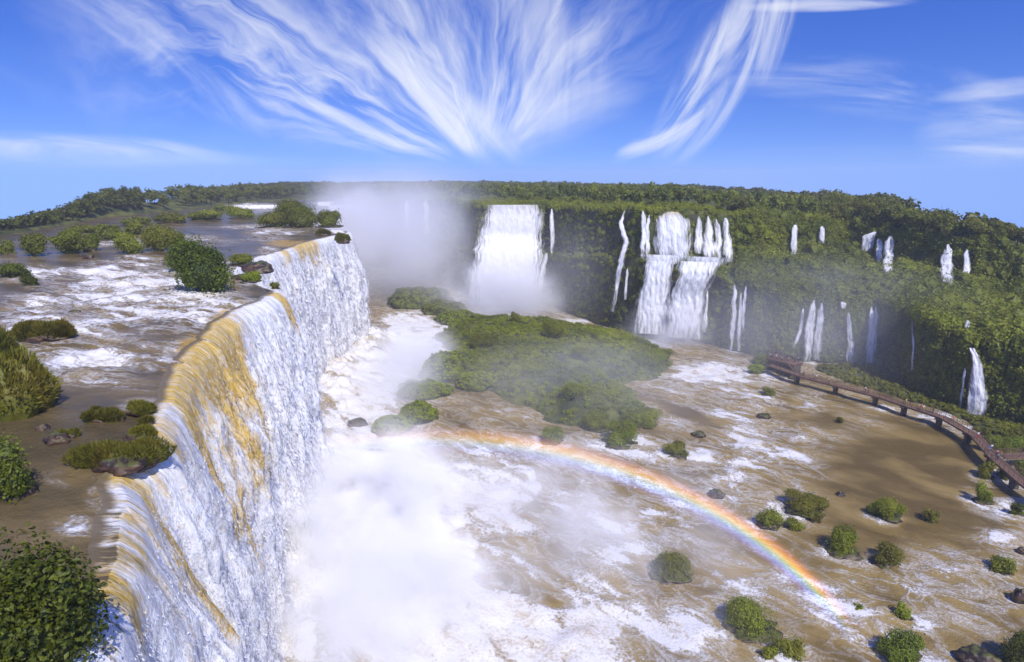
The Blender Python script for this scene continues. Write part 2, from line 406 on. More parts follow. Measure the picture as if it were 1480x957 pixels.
TC = [(-400,215),(-150,220),(0,240),(68,280),(152,345),(200,390),(250,470),(317,720),(419,1200),(520,1500),(640,1600),(790,1400),(880,1200),(1043,800),(1165,600),(1271,470),(1328,360),(1385,305),(1451,268),(1480,250),(1560,230),(1700,215),(1900,200)]
YT = [(-400,420),(-150,362),(0,323),(84,304),(128,291),(179,275),(250,270),(317,266),(419,264),(640,262),(790,264),(880,265.5),(1043,271),(1165,275),(1271,279),(1328,295),(1385,307),(1451,322),(1480,328),(1560,348),(1700,385),(1900,440)]
SH = [(-400,405),(-150,368),(0,341),(68,330),(152,314),(236,306),(372,292),(450,288),(500,287)]
TREEH = [(-400,4),(0,4),(84,6),(179,8),(317,9),(640,8),(1043,8),(1165,9),(1328,9),(1480,8),(1900,7)]
stations = sorted(set([a[0] for a in SH]) | {520,560,600,640,680,690,740,790,830,870,925,990,1060,1100,1150,1225,1270,1300,1330,1410,1480,1560,1700,1900} | {200,300,1360,1440})
def far(px, t, z):
    x, f, d = ray(px, 300); k = math.hypot(x, f); return Vector((x / k * t, f / k * t, z))
rowsK = []
for px in stations:
    tc, th = prof(TC, px), prof(TREEH, px)
    x, f, d = ray(px, prof(YT, px)); dep = d / math.hypot(x, f)
    zc = CAMH - dep * tc - th
    if px < 510:
        s = P(px, prof(SH, px), 42.0); out = Vector((s.x, s.y, 0)).normalized()
        K = [s - out * 6 + Vector((0,0,-4)), s - out * 3 + Vector((0,0,-2)), s + Vector((0,0,-.3)), s + out * 4 + Vector((0,0,.8))]
    else:
        b = P(px, prof(YB, px), 0.0); b.z = -1.5
        l = PD(px, prof(Y1, px), b.y + 4)
        if px >= 1060:
            u = P(px, prof([(a[0], a[1]) for a in UB], px), prof([(a[0], a[2]) for a in UB], px))
        else:
            bl = max(0, min(1, (px - 925) / 135)); u = PD(px, prof(Y1, px) - 5, b.y + 10)
        tp = PD(px, prof(Y3, px), u.y + 4)
        K = [b, l, u, tp]
    base = math.hypot(K[3].x, K[3].y)
    zmid = K[3].z * .5 + zc * .5
    tc = max(tc, base + 25)
    K.append(far(px, base + (tc - base) * .35, K[3].z * .6 + zc * .4)); K.append(far(px, tc, zc))
    K.append(far(px, tc * 1.5, CAMH - tc * 1.5 * (dep + .07) - th)); te = min(2600, tc * 2.2 + 200); tm = tc * .75 + te * .5; K.append(far(px, tm, CAMH - tm * (dep + .11)))
    K.append(far(px, te, CAMH - te * (dep + .14)))
    rowsK.append(K)
cols = np.concatenate([np.linspace(-400, 500, 120), np.linspace(503, 1900, 420)])
rows = [(0, 0)]
for seg, n in enumerate((16, 14, 14, 14, 26, 10, 8, 6)):
    rows += [(seg, (i + 1) / n) for i in range(n)]
KA = np.array([[tuple(p) for p in K] for K in rowsK])            # station, knot, xyz
kk = np.stack([np.stack([np.interp(cols, stations, KA[:, j, a]) for a in range(3)], -1) for j in range(KA.shape[1])], 0)   # knot, col, xyz
T = np.stack([kk[s] * (1 - f) + kk[s + 1] * f for s, f in rows], 0)   # row, col, xyz
rid = np.array([s + f for s, f in rows])[:, None]
x, y, z = T[..., 0], T[..., 1], T[..., 2]
rightw = sstep(505, 540, cols)[None, :]
dist = np.hypot(x, y)
dirx, diry = x / dist, y / dist
buttress = fbm(x * .06, y * .06, z * .012, 4); lumps_ = fbm(x * .14 + 5, y * .14, z * .14, 4)
cliffw = np.clip(1 - np.abs(rid - 1.6) / 2.2, 0, 1) * rightw
push = (buttress * 5 + lumps_ * 1.8) * cliffw
T[..., 0] -= dirx * push; T[..., 1] -= diry * push
T[..., 2] += (fbm(x * .045, y * .045, 3.3, 4) * 3.6 * sstep(1.0, 1.6, rid) * rightw * (1 - .5 * sstep(2.2, 3, rid)) + fbm(x * .012, y * .012, 9, 3) * 3 * sstep(3.2, 4.2, rid) * (1 - sstep(5.0, 5.5, rid)))
TV = T.reshape(-1, 3); TF = gridf(len(rows), len(cols))
terrain = link('terrain', mesh_np('terrain', TV, [TF], M['ground'])); tag(terrain, kind='structure')
bvh = BVHTree.FromPolygons([tuple(v) for v in TV], TF.tolist())
EYE = Vector((0, 0, CAMH))
def hit(px, py):
    x, f, d = ray(px, py); v = Vector((x, f, -d)).normalized()
    loc, nr, i, dd = bvh.ray_cast(EYE, v)
    return loc, v

# ------------------------------------------------------------------ upper river and its lip
LIP = [(-40,-10),(-10,-14.5),(10,-17.5),(23.6,-19.4),(27,-20.7),(34.4,-24.2),(38.7,-27.2),(42,-26.2),(45.5,-28.6),(50.6,-30.6),(57,-33),(63.5,-36),(70,-38.2),(75,-38.7),(84,-41.5),(91,-42.3),(101,-41.5),(109,-42.3),(114,-47),(120,-53.5),(132,-60.5),(145,-64.5),(156,-65.2),(175,-63.5),(188,-65),(204,-63.6),(216,-62),(226,-60),(232,-61),(240,-70),(260,-84),(300,-105),(370,-125),(440,-131),(600,-131)]
LY = np.array([a[0] for a in LIP], float); LX = np.array([a[1] for a in LIP], float)
def lipx(Y):
    return np.interp(Y, LY, LX) + .5 * pn(np.asarray(Y) * .22, 3.7) + .25 * pn(np.asarray(Y) * .7, 1.7)
def blobs(x, y, lst, z):
    """soft world-space patches: (px, py, halfwidth px, halfheight px, strength)"""
    o = np.zeros_like(x)
    for px, py, a, b, s in lst:
        c = P(px, py, z); ax = (P(px + a, py, z) - c).length; ay = (P(px, py - b, z) - P(px, py + b, z)).length * .5
        bx, by = c.x / c.y, 1.0                                # the patch is stretched along the way out from the viewpoint side
        dy = y - c.y; dx = x - c.x - dy * bx
        o = np.maximum(o, s * np.exp(-((dx / ax) ** 2 + (dy / ay) ** 2) ** 1.3))
    return o
ys = np.concatenate([np.arange(-40, 15, 1.2), np.arange(15, 75, .28), np.arange(75, 170, .6), np.arange(170, 300, 1.3), np.arange(300, 603, 5)])
nu = 300
us = (np.linspace(0, 1, nu) ** 1.9)
lx = lipx(ys)
left = np.interp(ys, [-40, 150, 214, 600], [-120, -190, -212, -225])
X = lx[:, None] + (left - lx)[:, None] * us[None, :]; Yg = np.repeat(ys[:, None], nu, 1)
RF = [(300,385,60,10,.8),(150,350,80,6,.6),(260,345,70,5,.6),(60,395,60,10,.8),(400,335,50,5,.6),(210,590,50,14,.45),(100,690,40,12,.45),(230,425,170,42,1.1),(330,460,90,30,1.0),(120,515,100,30,1.0),(60,470,80,30,.9),(280,500,80,22,.75),(160,395,70,16,.85),(380,345,40,4,.6),(60,440,60,16,.75),(200,380,40,12,.7),(300,352,70,6,.25),(440,326,60,4,.6),(370,328,60,3,.55),(120,470,100,20,.8),(250,500,90,18,.55),(90,545,50,12,.6),(150,715,28,16,.55),(110,760,30,14,.35),(175,770,15,14,.3),(390,362,16,6,.8),(30,500,28,18,.8),(360,296,40,3,.8),(395,430,40,5,.3),(330,345,40,4,.2),(40,605,30,6,.3),(160,645,14,6,.3),(490,334,18,3,.9),(20,375,40,5,.15),(345,400,22,12,.9),(470,294,16,3,.9)]
RD = [(240,490,50,8,.9),(370,422,50,9,.8),(90,600,110,60,.4),(60,540,40,8,.5),(180,540,60,12,.5)]
foam = np.clip(blobs(X, Yg, RF, 42.0) * (1 + .5 * fbm(X * .09, Yg * .09, 1, 3)) - .6 * blobs(X, Yg, RD, 42.0) + .06, 0, 1)
och = blobs(X, Yg, [(285,505,40,26,1.0),(330,462,40,16,.9),(250,545,24,16,.8),(52,508,14,14,.9),(420,352,44,6,.9),(150,860,20,30,.4),(205,690,16,12,.5)], 42.0) * np.exp(-((lx[:, None] - X) / 5.0) ** 2 * (X > -60)) 
Zr = 42 + 2.2 * sstep(75, 175, Yg + (X + 60) * -.45) * sstep(-58, -75, X) * 0 \
     + fbm(X * .16, Yg * .3, 2.0, 4) * (.1 + .75 * foam) + .8 * foam * fbm(X * .05, Yg * .09, 5., 3)
edge = np.clip((lx[:, None] - X) / 3.0, 0, 1)
Zr = 42 - .25 * (1 - edge) ** 2 + (Zr - 42) * edge ** .5
Zr += .55 * sstep(0, 1, (Yg - 95 - X * .1) / 60) * 0
river = link('river', mesh_np('river', np.stack([X, Yg, Zr], -1).reshape(-1, 3), [gridf(len(ys), nu)[:, ::-1]], M['river'], {'foam': foam.ravel(), 'ochre': och.ravel()}))
tag(river, kind='structure')
# rock wall behind the curtain of water
yb = np.arange(-40, 600, 3.0); lb = np.interp(yb, LY, LX) - 2.2
zz = np.linspace(41.4, -2, 14)
W = np.stack([np.repeat(lb[:, None], 14, 1) + .9 * fbm(yb[:, None] * .2, zz[None, :] * .25, 0, 3), np.repeat(yb[:, None], 14, 1), np.repeat(zz[None, :], len(yb), 0)], -1)
tag(link('cliff', mesh_np('cliff', W.reshape(-1, 3), [gridf(len(yb), 14)], M['rock'])), kind='structure')

# ------------------------------------------------------------------ the great curtain fall
yl = np.concatenate([np.arange(6, 75, .17), np.arange(75, 130, .26), np.arange(130, 232, .42), np.arange(232, 262, 1.2)])
xl = lipx(yl)
sx_, sy_ = np.interp(yl + 7, yl, xl) - np.interp(yl - 7, yl, xl), np.interp(yl + 7, yl, yl) - np.interp(yl - 7, yl, yl)
nx, ny = sy_, -sx_; nl = np.hypot(nx, ny); nx, ny = nx / nl, ny / nl
nx = np.maximum(nx, .25); ny = np.clip(ny, -.55, .8); nl = np.hypot(nx, ny); nx, ny = nx / nl, ny / nl
sarc = np.concatenate([[0], np.cumsum(np.hypot(np.diff(xl), np.diff(yl)))])
nv = 330
vv = np.linspace(0, 1, nv)
drop = np.where(vv < .06, 0, ((vv - .06) / .94)) ** 1.15 * 43.0
o0 = np.interp(vv, [0, .06], [-1.3, -.1])
S = np.repeat(sarc[:, None], nv, 1); D = np.repeat(drop[None, :], len(yl), 0)
thick = .5 + .5 * pn(sarc * .08, 2.2)
out = o0[None, :] + (.72 + .38 * np.exp(-((yl - 95) / 38.0) ** 2) + .2 * pn(sarc * .05, 8.8))[:, None] * np.sqrt(D) + .35 * sstep(0, 1.5, D)
Zf = 42.06 - D - .22 * (1 - sstep(0, 1, -o0 / 1.3))[None, :]
# roll the edge
Zf = Zf - 0.0
grow = sstep(0, 14, D)
ribs = fbm((S - D * .12) * .15, D * .015, 1.1, 3) * 2.6 * grow
ledges = np.maximum(0, pn(S * .07 + 4, D * .06, 7.7)) * 2.6 * sstep(3, 16, D)
streak = (fbm(S * .75, D * .05, 4.4, 3) * .42 + fbm(S * .3, D * .025, 14.4, 2) * .6) * sstep(.3, 8, D)
warpS = S + .8 * fbm(S * .2, D * .12, 6, 2)
puff = (fbm(warpS * .45, D * .11, 2.2, 4) * .9 + np.maximum(0, fbm(warpS * .34 + 9, D * .12, 12.2, 3)) * .7) * grow + fbm(S * 1.5, D * .42, 9.1, 3) * .2 * sstep(1, 10, D)
AL = D + np.minimum(o0, 0)[None, :] * 1.5
upst = np.clip(-(o0 + .1) / 1.1, 0, 1)[None, :] * np.ones_like(D)
dsp = ribs + ledges + streak + puff
Xf = xl[:, None] + nx[:, None] * (out + dsp); Yf = yl[:, None] + ny[:, None] * (out + dsp)
Zf = Zf + .25 * puff * grow
near = (1 - sstep(38, 60, yl))[:, None]
band = np.exp(-((yl - 72) / 20.0) ** 2)[:, None]; farb = np.exp(-((yl - 186) / 16.0) ** 2)[:, None]
silt0 = (.5 + .5 * (fbm(sarc * .25, 3.1, 0, 3) > -.1))[:, None] * 0 + 1
reach = (5.5 + 11 * band + 3 * near + 2 * farb + 6 * np.maximum(0, pn(sarc * .11, 5.5))[:, None])
silt = np.clip((1.02 * band + .75 * farb + .26 * near + .12 + .5 * np.maximum(0, pn(sarc * .06 + 3, 1.2))[:, None]) * np.exp(-(D / reach) ** 1.3), 0, 1.2)
streaks = sstep(.18, .5, pn(S * .2 + .01 * D, D * .03, 3.3) + .25 * pn(S * .5, D * .15, 1)) * .72 * np.exp(-D / 42)
streaks *= (1 - .75 * sstep(110, 135, yl))[:, None]
silt = np.clip(silt + streaks, 0, 1.2)
thin = np.clip(.5 * (1 - sstep(27, 44, yl))[:, None] * np.exp(-D / 26) + .12 * (1 - sstep(44, 70, yl))[:, None] * np.exp(-D / 12), 0, 1)
thin = np.where(D < .05, thin + .25 * (1 - band), thin)
cur = mesh_np('waterfall', np.stack([Xf, Yf, Zf], -1).reshape(-1, 3), [gridf(len(yl), nv)], M['fall'],
              {'flow': np.stack([S + .0 * D, AL, dsp], -1).reshape(-1, 3), 'silt': silt.ravel(), 'thin': thin.ravel(), 'upstream': upst.ravel()})
curtain = link('waterfall', cur); tag(curtain, 'broad white and ochre curtain waterfall pouring off the edge of the upper river', 'waterfall')

# torn water flying off the face
r = np.random.default_rng(44); NQ = 120000
i = r.choice(len(yl), NQ, p=(lambda w: w / w.sum())(np.clip(1.0 / np.gradient(sarc) ** -1, 0, 9) * np.clip(60 / np.maximum(yl, 25), .35, 2))); j = np.searchsorted(drop, 2 + 41 * r.random(NQ) ** .9).clip(0, nv - 1)
cp = np.stack([Xf, Yf, Zf], -1)[i, j]; lift = (r.random(NQ) ** 2) * (.25 + .9 * np.minimum(1, D[i, j] / 20))
cp += np.stack([nx[i], ny[i], 0 * nx[i]], 1) * lift[:, None] + r.normal(size=(NQ, 3)) * .12
sz = r.uniform(.5, 1.5, NQ) * np.clip(yl[i] * .0014, .05, .2)
nn_ = np.stack([nx[i], ny[i], .35 + 0 * nx[i]], 1) + r.normal(size=(NQ, 3)) * .3; nn_ /= np.linalg.norm(nn_, axis=1)[:, None]
dn = np.array([0, 0, -1.0]) + np.stack([nx[i], ny[i], 0 * nx[i]], 1) * .15 + r.normal(size=(NQ, 3)) * .25; dn -= nn_ * (dn * nn_).sum(1)[:, None]; dn /= np.linalg.norm(dn, axis=1)[:, None]
sd_ = np.cross(nn_, dn); A_ = sz[:, None]
sv = np.stack([cp - dn * A_ * 2.6, cp + sd_ * A_ * .6, cp + dn * A_ * 1.6, cp - sd_ * A_ * .6], 1).reshape(-1, 3)
rep = lambda a: np.repeat(a[i, j], 4)
link('spray', mesh_np('spray', sv, [np.arange(NQ * 4).reshape(-1, 4)], M['fall'], {'flow': np.repeat(np.stack([S, AL, dsp], -1)[i, j] + r.normal(size=(NQ, 3)) * .3, 4, 0), 'silt': rep(silt), 'thin': rep(thin) * .5, 'upstream': np.zeros(NQ * 4)}, smooth=False), curtain)

# ------------------------------------------------------------------ lower pool
xs = np.concatenate([np.arange(-150, -60, 3), np.arange(-60, 150, .8), np.arange(150, 330, 4)])
yy = np.concatenate([np.arange(-20, 40, 2), np.arange(40, 240, .8), np.arange(240, 520, 4)])
Xp, Yp = np.meshgrid(xs, yy)
LF = [(560,760,170,110,1.25),(640,900,230,90,1.1),(520,560,70,90,1.2),(600,480,60,40,1.1),(700,700,150,70,.95),(860,900,110,70,.85),(880,800,80,60,.75),(960,760,60,40,.5),
      (1030,540,90,18,.95),(1085,575,50,16,.7),(950,540,40,8,.7),(1075,650,40,40,.85),(1060,690,30,30,.85),(1000,660,60,16,.6),(1120,740,24,20,.6),(1090,860,60,22,.35),
      (1170,580,30,14,.55),(1160,625,20,12,.7),(1220,840,30,24,.5),(1330,830,70,14,.5),(1260,820,24,20,.5),(1330,905,24,14,.6),(1210,580,30,8,.4),(1290,590,30,6,.6),(1350,605,30,8,.7),(1390,620,24,10,.7),
      (1450,775,30,14,.7),(1460,720,30,30,.6),(1430,880,60,20,.35),(990,900,80,50,.6),(880,660,60,30,.5),(760,640,60,14,.5),(820,465,70,6,.5),(740,440,70,16,.9),(975,490,50,10,.9),(1065,506,20,5,.6),(1170,521,24,5,.7),(1230,527,14,4,.6),(1412,598,20,6,.7),(1436,700,20,40,.5),(945,825,26,26,.7),(1300,960,80,20,.4),(1100,960,60,20,.45),(880,640,90,12,.6)]
DK = [(1310,690,110,70,1.0),(1180,590,60,30,.4),(1000,600,60,24,.5),(1080,610,30,14,.3),(1040,470,60,6,.6),(1440,620,30,14,.6)]
WK = [(979,655),(1162,733),(1281,745),(1112,755),(1216,796),(1281,813),(969,826),(1086,908),(1305,890),(1299,944),(1143,945),(1449,820),(1425,690),(1420,722),(1240,878),(893,640),(800,637),(1036,716),(1475,868)]
fp = blobs(Xp, Yp, LF, 0.0)
uf = Xp * math.cos(R(-40)) + Yp * math.sin(R(-40)); vf = -Xp * math.sin(R(-40)) + Yp * math.cos(R(-40))
fp = fp * np.where(fp > .78, 1, np.clip(.85 + 1.5 * fbm(uf * .05, vf * .13, 7, 3), .1, 1.5))
fp = np.maximum(fp, blobs(Xp, Yp, [(a - 6, b + 2, 30, 14, .62) for a, b in WK], 0.0) * np.clip(.8 + 1.6 * fbm(Xp * .12, Yp * .12, 2, 3), 0, 1.5))
fp = np.maximum(fp, .5 * blobs(Xp, Yp, [(1290,890,200,90,1.0),(1020,640,170,70,1.0)], 0.0) * np.clip(.5 + 2.2 * fbm(uf * .035, vf * .1, 17, 4), 0, 1.4))
fp = np.clip(fp * (1 + .35 * fbm(Xp * .06, Yp * .06, 3, 3)) + .29 - .5 * blobs(Xp, Yp, DK, 0.0), 0, 1.2)
lipd = Xp - np.interp(Yp, LY, LX)
fp = np.maximum(fp, 1.2 * np.exp(-np.maximum(lipd - 8, 0) / 16) * (Yp < 245))
Zp = fbm(Xp * .13, Yp * .13, 1.5, 4) * (.12 + .55 * np.clip(fp, 0, 1)) + np.maximum(0, fp - .75) * 1.3 * np.abs(fbm(Xp * .2, Yp * .2, 8, 4))
# heaving foam at the foot of the curtain
foot = np.exp(-((lipd - 9) / 11) ** 2) * (Yp < 250) * (Yp > 0)
Zp += foot * (2.2 + 3.5 * np.abs(fbm(Xp * .11, Yp * .11, 4, 5)))
pool = link('lower_river', mesh_np('lower_river', np.stack([Xp, Yp, Zp], -1).reshape(-1, 3), [gridf(len(yy), len(xs))], M['pool'], {'foam': fp.ravel()}))
tag(pool, kind='structure')
# ------------------------------------------------------------------ smaller waterfalls on the far cliffs
BLOCK = []                                                  # (x, y, z, r) kept clear of shrubs
def stream_mesh(knots, off=1.6, silt=0.0, seed=0, solid=.0):
    ks = np.array([k[:3] for k in knots], float)
    L = np.concatenate([[0], np.cumsum(np.abs(np.diff(ks[:, 1])) + .3 * np.abs(np.diff(ks[:, 0])))])
    n = max(6, int(L[-1] / 2.5)); s = np.linspace(0, L[-1], n)
    cx, cy, hw = (np.interp(s, L, ks[:, i]) for i in range(3))
    hw = hw * (1.12 if hw.max() > 12 else 1.3) * (np.clip(.45 + s / L[-1] * 4, .45, 1) if hw.max() < 12 else 1); cx = cx + .35 * np.minimum(hw, 6) * fbm(s * .07 + seed * 3.7, seed * 1.3, 0, 2)
    ts = []; dirs = []
    for i in range(n):
        best = 1e9
        for e in ((-.8, 0, .8) if hw[i] > 4 else (0,)):
            loc, v = hit(cx[i] + e * hw[i], cy[i])
            d = (loc - EYE).length if loc is not None else 1e9
            if loc is None or loc.z < 0: d = (P(cx[i], cy[i], .2) - EYE).length
            best = min(best, d)
        ts.append(best); x, f, d = ray(cx[i], cy[i]); dirs.append(Vector((x, f, -d)).normalized())
    ts = np.array(ts); pad = np.pad(ts, 4, mode='edge')
    mn = np.array([pad[i:i + 9].min() for i in range(n)]); pad = np.pad(mn, 3, mode='edge')
    ts = np.array([pad[i:i + 7].mean() for i in range(n)]) - off
    C = np.array([tuple(EYE + dirs[i] * ts[i]) for i in range(n)])
    nc = int(np.clip(hw.max() * 1.2, 7, 46)) | 1
    e = np.linspace(-1, 1, nc)
    pm = ts * np.array([abs(d.y) for d in dirs]) / FPX * 1.0
    hm = hw * ts / FPX
    right = np.stack([np.array([d.y, -d.x, 0]) / math.hypot(d.x, d.y) for d in dirs]); fr = np.stack([-np.array([d.x, d.y, 0]) / math.hypot(d.x, d.y) for d in dirs])
    ll = np.concatenate([[0], np.cumsum(np.linalg.norm(np.diff(C, axis=0), axis=1))])
    bul = np.sqrt(1 - e ** 2 * .98)[None, :] * np.minimum(hm, 4)[:, None] * .35 - .2
    nz = fbm(e[None, :] * hm[:, None] * .5 + seed * 9, ll[:, None] * .06, 0, 3) * .55 + fbm(e[None, :] * hm[:, None] * .9 + seed, ll[:, None] * .35, 3, 3) * .35
    V = C[:, None] + right[:, None] * (e[None, :] * hm[:, None])[..., None] + fr[:, None] * (bul + nz)[..., None]
    edge = np.clip(1.05 - np.abs(e)[None, :] ** 2.2 + 0 * hm[:, None], 0, 1) + solid
    edge = edge - .3 * sstep(.7, 1, ll / ll[-1])[:, None] - .12 * (1 - sstep(0, .08, ll / ll[-1]))[:, None]
    fl = np.stack([e[None, :] * hm[:, None] + seed * 13.0, np.repeat(ll[:, None], nc, 1), np.full((n, nc), seed * 2.1)], -1)
    sl = silt * np.exp(-np.repeat((ll / ll[-1])[:, None], nc, 1) * 3) * np.ones((n, nc))
    for i in range(0, n):
        for q in np.arange(-1, 1.01, min(2, max(.12, 3.0 / max(hm[i], .1)))):
            p = C[i] + right[i] * q * hm[i]; BLOCK.append((p[0], p[1], p[2]))
    return mesh_np('stream', V.reshape(-1, 3), [gridf(n, nc)], M['stream'],
                   {'flow': fl.reshape(-1, 3), 'edge': edge.ravel(), 'silt': sl.ravel()}), C[0]
_sd = [0]
def falls(label, streams, group='small waterfalls on the green cliffs', name='waterfall', part='stream'):
    ms = []
    for st in streams:
        kn = st['k'] if isinstance(st, dict) else st
        kw = {a: b for a, b in st.items() if a != 'k'} if isinstance(st, dict) else {}
        _sd[0] += 1; ms.append(stream_mesh(kn, seed=_sd[0], **kw))
    if len(ms) == 1:
        o = link(name, ms[0][0]); tag(o, label, 'waterfall', group); return
    r = empty(name, Vector(ms[0][1])); tag(r, label, 'waterfall', group)
    for me, c in ms:
        o = link(part, me, r); o.location = -Vector(ms[0][1])
BIG = 'large waterfalls of the far canyon'
falls('wide white block of water with misty foot, largest of the falls beyond the islet', [dict(k=[(742,296,38),(741,318,42),(737,350,46),(733,390,52),(728,442,58)], silt=.45, solid=.35, off=2.0)], BIG)
falls('narrow two step waterfall just right of the wide misty block', [[(797.6,302,3),(798,366,4)], [(790,366,4.5),(786,385,4),(778,425,5)], [(769,382,2),(766,402,3)]])
falls('winding thread of white water alone on the mossy cliff between the two largest falls', [[(903,304,2.5),(897,320,3.5),(905,351,4),(899,376,4.5),(892,409,4),(885,450,4.5)], [(907,388,1.8),(903,433,2.4)]])
falls('two tier waterfall with many strands above and two broad white lobes below', [
    [(929,305,3.5),(931,325,3.6),(929,370,4.5)], [(939,311,2.2),(936,330,3),(937,370,3.5)],
    dict(k=[(972,306,9),(972,316,23),(972,345,27),(972,371,31)], silt=.6, solid=.15),
    [(1010,313,3),(1010,335,5),(1010,366,8)], [(1023,313,2.5),(1025,335,7),(1026,372,11)], [(1035,317,2.6),(1038,345,5),(1038,372,8)],
    [(1048,315,4),(1050,340,5),(1052,362,7),(1053,378,9)],
    dict(k=[(958,368,36),(957,382,25)], solid=.1), dict(k=[(1022,371,36),(1018,384,30)], solid=.1), dict(k=[(955,377,22),(950,400,20),(946,440,25),(943,482,32)], solid=.2),
    dict(k=[(1012,378,32),(1006,398,25),(996,420,26),(992,450,30),(988,488,36)], solid=.15), [(1023,420,1.6),(1019,480,2.2)]], BIG)
falls('faint pair of threads falling side by side into the water below the mossy cliff', [[(1062,412,3),(1061,450,3.6),(1058,505,4.4)], [(1071,424,2),(1067,507,3.2)], [(1078,414,2.2),(1073,480,2.6)]])
falls('short thin fall near the plateau top, beside a smaller one to its right', [[(1149,325,4),(1148,345,4.2),(1147,368,4.5)]])
falls('smallest short white fall high on the plateau edge', [[(1188,327,3),(1188,352,4)]])
falls('double white fall breaking out of the trees in two uneven chutes', [[(1265,335,4),(1255,342,8),(1251,366,6)], [(1271,345,3.5),(1269,382,4.5)], [(1287,341,4.5),(1284,370,6),(1282,398,6)]])
falls('single white fall widening downwards out of dark forest above the terrace', [[(1370,353,2.6),(1369,372,6.5),(1368,416,7)]])
falls('pale faint fall half hidden in dark forest at the terrace', [[(1398,361,2.6),(1396,406,4)]])
falls('fan of three joined threads behind the viewing platform', [[(1161,446,2),(1157,478,2.6),(1147,502,3)], [(1176,434,4),(1170,475,6.5),(1167,521,7.5)], [(1188,438,3.4),(1183,480,5),(1180,520,6)]])
falls('slender white column of water falling beside the small ledge cascade', [[(1217,436,4),(1219,446,2.5)], [(1226,452,2.8),(1230,495,4),(1228,527,6)]])
falls('pair of slim joined columns of water between the slender column and the bare mossy wall', [[(1260,444,2.6),(1260,480,4.5),(1256,524,6)], [(1266,443,2.4),(1263,523,3)]])
falls('hair thin trickle down the mossy lower wall', [[(1318,462,1.4),(1320,500,1.6),(1318,536,2)]])
falls('tiny white spurt high above the widening fall by the walkway', [[(1399,463,2.2),(1398,477,3.2)]])
falls('bright fall widening over a round boss above the curved walkway', [dict(k=[(1405,503,3.6),(1411,520,4.6),(1413,545,8),(1413,570,10.5),(1411,598,13)], solid=.1), [(1395,533,1.4),(1387,590,1.8)]])
falls('ghostly ribbon of water fading in the mist of the far canyon', [[(588,291,3.5),(588,345,4.5)]], 'misty ribbons in the far canyon')
falls('taller ghostly ribbon of water on the misty canyon wall', [[(616,289,3.5),(617,345,5)]], 'misty ribbons in the far canyon')
# the fall that feeds the misty throat, and the low cascade far up the river
def sheet_fall(label, p0, p1, h, fwd, name='waterfall', silt=.3):
    n, mm = 60, 34; a = np.linspace(0, 1, n); d = np.linspace(0, h, mm); p0, p1 = np.array(p0, float), np.array(p1, float)
    base = p0 + (p1 - p0) * a[:, None]; fw = np.array(fwd, float); fw /= np.linalg.norm(fw); ln = np.linalg.norm(p1 - p0)
    S = np.repeat((a * ln)[:, None], mm, 1); D = np.repeat(d[None], n, 0)
    off = .9 * np.sqrt(D) + .9 * fbm(S * .15, D * .05, 3, 4) * np.minimum(1, D / 4)
    V = base[:, None] + fw * off[..., None]; V[..., 2] -= D
    o = link(name, mesh_np(name, V.reshape(-1, 3), [gridf(n, mm)], M['fall'], {'flow': np.stack([S, D, off], -1).reshape(-1, 3), 'silt': (silt * np.exp(-D / max(h * .3, 1))).ravel(), 'thin': np.zeros(n * mm), 'upstream': np.zeros(n * mm)}))
    tag(o, label, 'waterfall', BIG)
sheet_fall('dim white curtain at the head of the canyon, lost in rising spray', (-132, 446, 42), (-108, 452, 42.3), 42, (.25, -1, 0))
a = P(338, 297, 44.2); b = P(404, 296, 44.2)
sheet_fall('low white and ochre cascade crossing the river far upstream', a, b, 2.6, (0, -1, 0), 'cascade', .5)
a = P(460, 292, 44.5); b = P(478, 292, 44.5)
sheet_fall('tiny white step of water behind the leafy headland', a, b, 3, (0, -1, 0), 'cascade', .1)

# ------------------------------------------------------------------ vegetation on cliffs, terraces, plateau
BL = np.array(BLOCK)
def clear_of(Pn, r):
    ok = np.ones(len(Pn), bool)
    for i in range(0, len(Pn), 2000):
        d = np.linalg.norm(Pn[i:i + 2000, None, :] - BL[None], axis=2).min(1); ok[i:i + 2000] = d > r[i:i + 2000]
    return ok
Tc = TV.reshape(len(rows), len(cols), 3)
q0 = Tc[:-1, :-1]; e1 = Tc[:-1, 1:] - q0; e2 = Tc[1:, :-1] - q0
Nn = np.cross(e1, e2); area = np.linalg.norm(Nn, axis=-1); Nn = Nn / np.maximum(area, 1e-6)[..., None]
Nn *= np.sign(Nn[..., 2:3] + 1e-9)
rm = (rid[:-1] + 0 * area); cm = np.repeat(cols[None, :-1], len(rows) - 1, 0)
def scatter(mask, n, seed):
    r = np.random.default_rng(seed); w = (area * mask).ravel(); idx = r.choice(len(w), n, p=w / w.sum())
    i, j = np.divmod(idx, area.shape[1]); a, b = r.random(n), r.random(n)
    return q0[i, j] + e1[i, j] * a[:, None] + e2[i, j] * b[:, None], Nn[i, j], rm[i, j], cm[i, j]
def stuff(name, V, F, t, mat, label=None):
    o = link(name, mesh_np(name, V, F, M[mat], {'tint': t}, smooth=False)); tag(o, label, kind='stuff'); return o
# moss and low shrubs, misty side
p, nn, rr_, cc = scatter((rm > .02) & (rm < 3.3) & (cm > 515) & (cm < 1080), 7500, 1)
r = np.random.default_rng(2); s = r.uniform(.8, 2.0, len(p)) * (1 + .5 * (rr_ > 2.9)) * .9
ok = clear_of(p, s * .75 + .6) & (p[:, 2] > .3); p, s = p[ok], s[ok]
V, F, t = leaf_cloud(p, np.stack([s, s, s * .8], 1), 46, .55, tint=np.clip(.48 + .3 * fbm(p[:, 0] * .05, p[:, 1] * .05, p[:, 2] * .08, 3), .05, .95), seed=3)
stuff('cliff_shrubbery', V, F, t, 'leaf', 'mossy green shrubbery over the far cliffs')
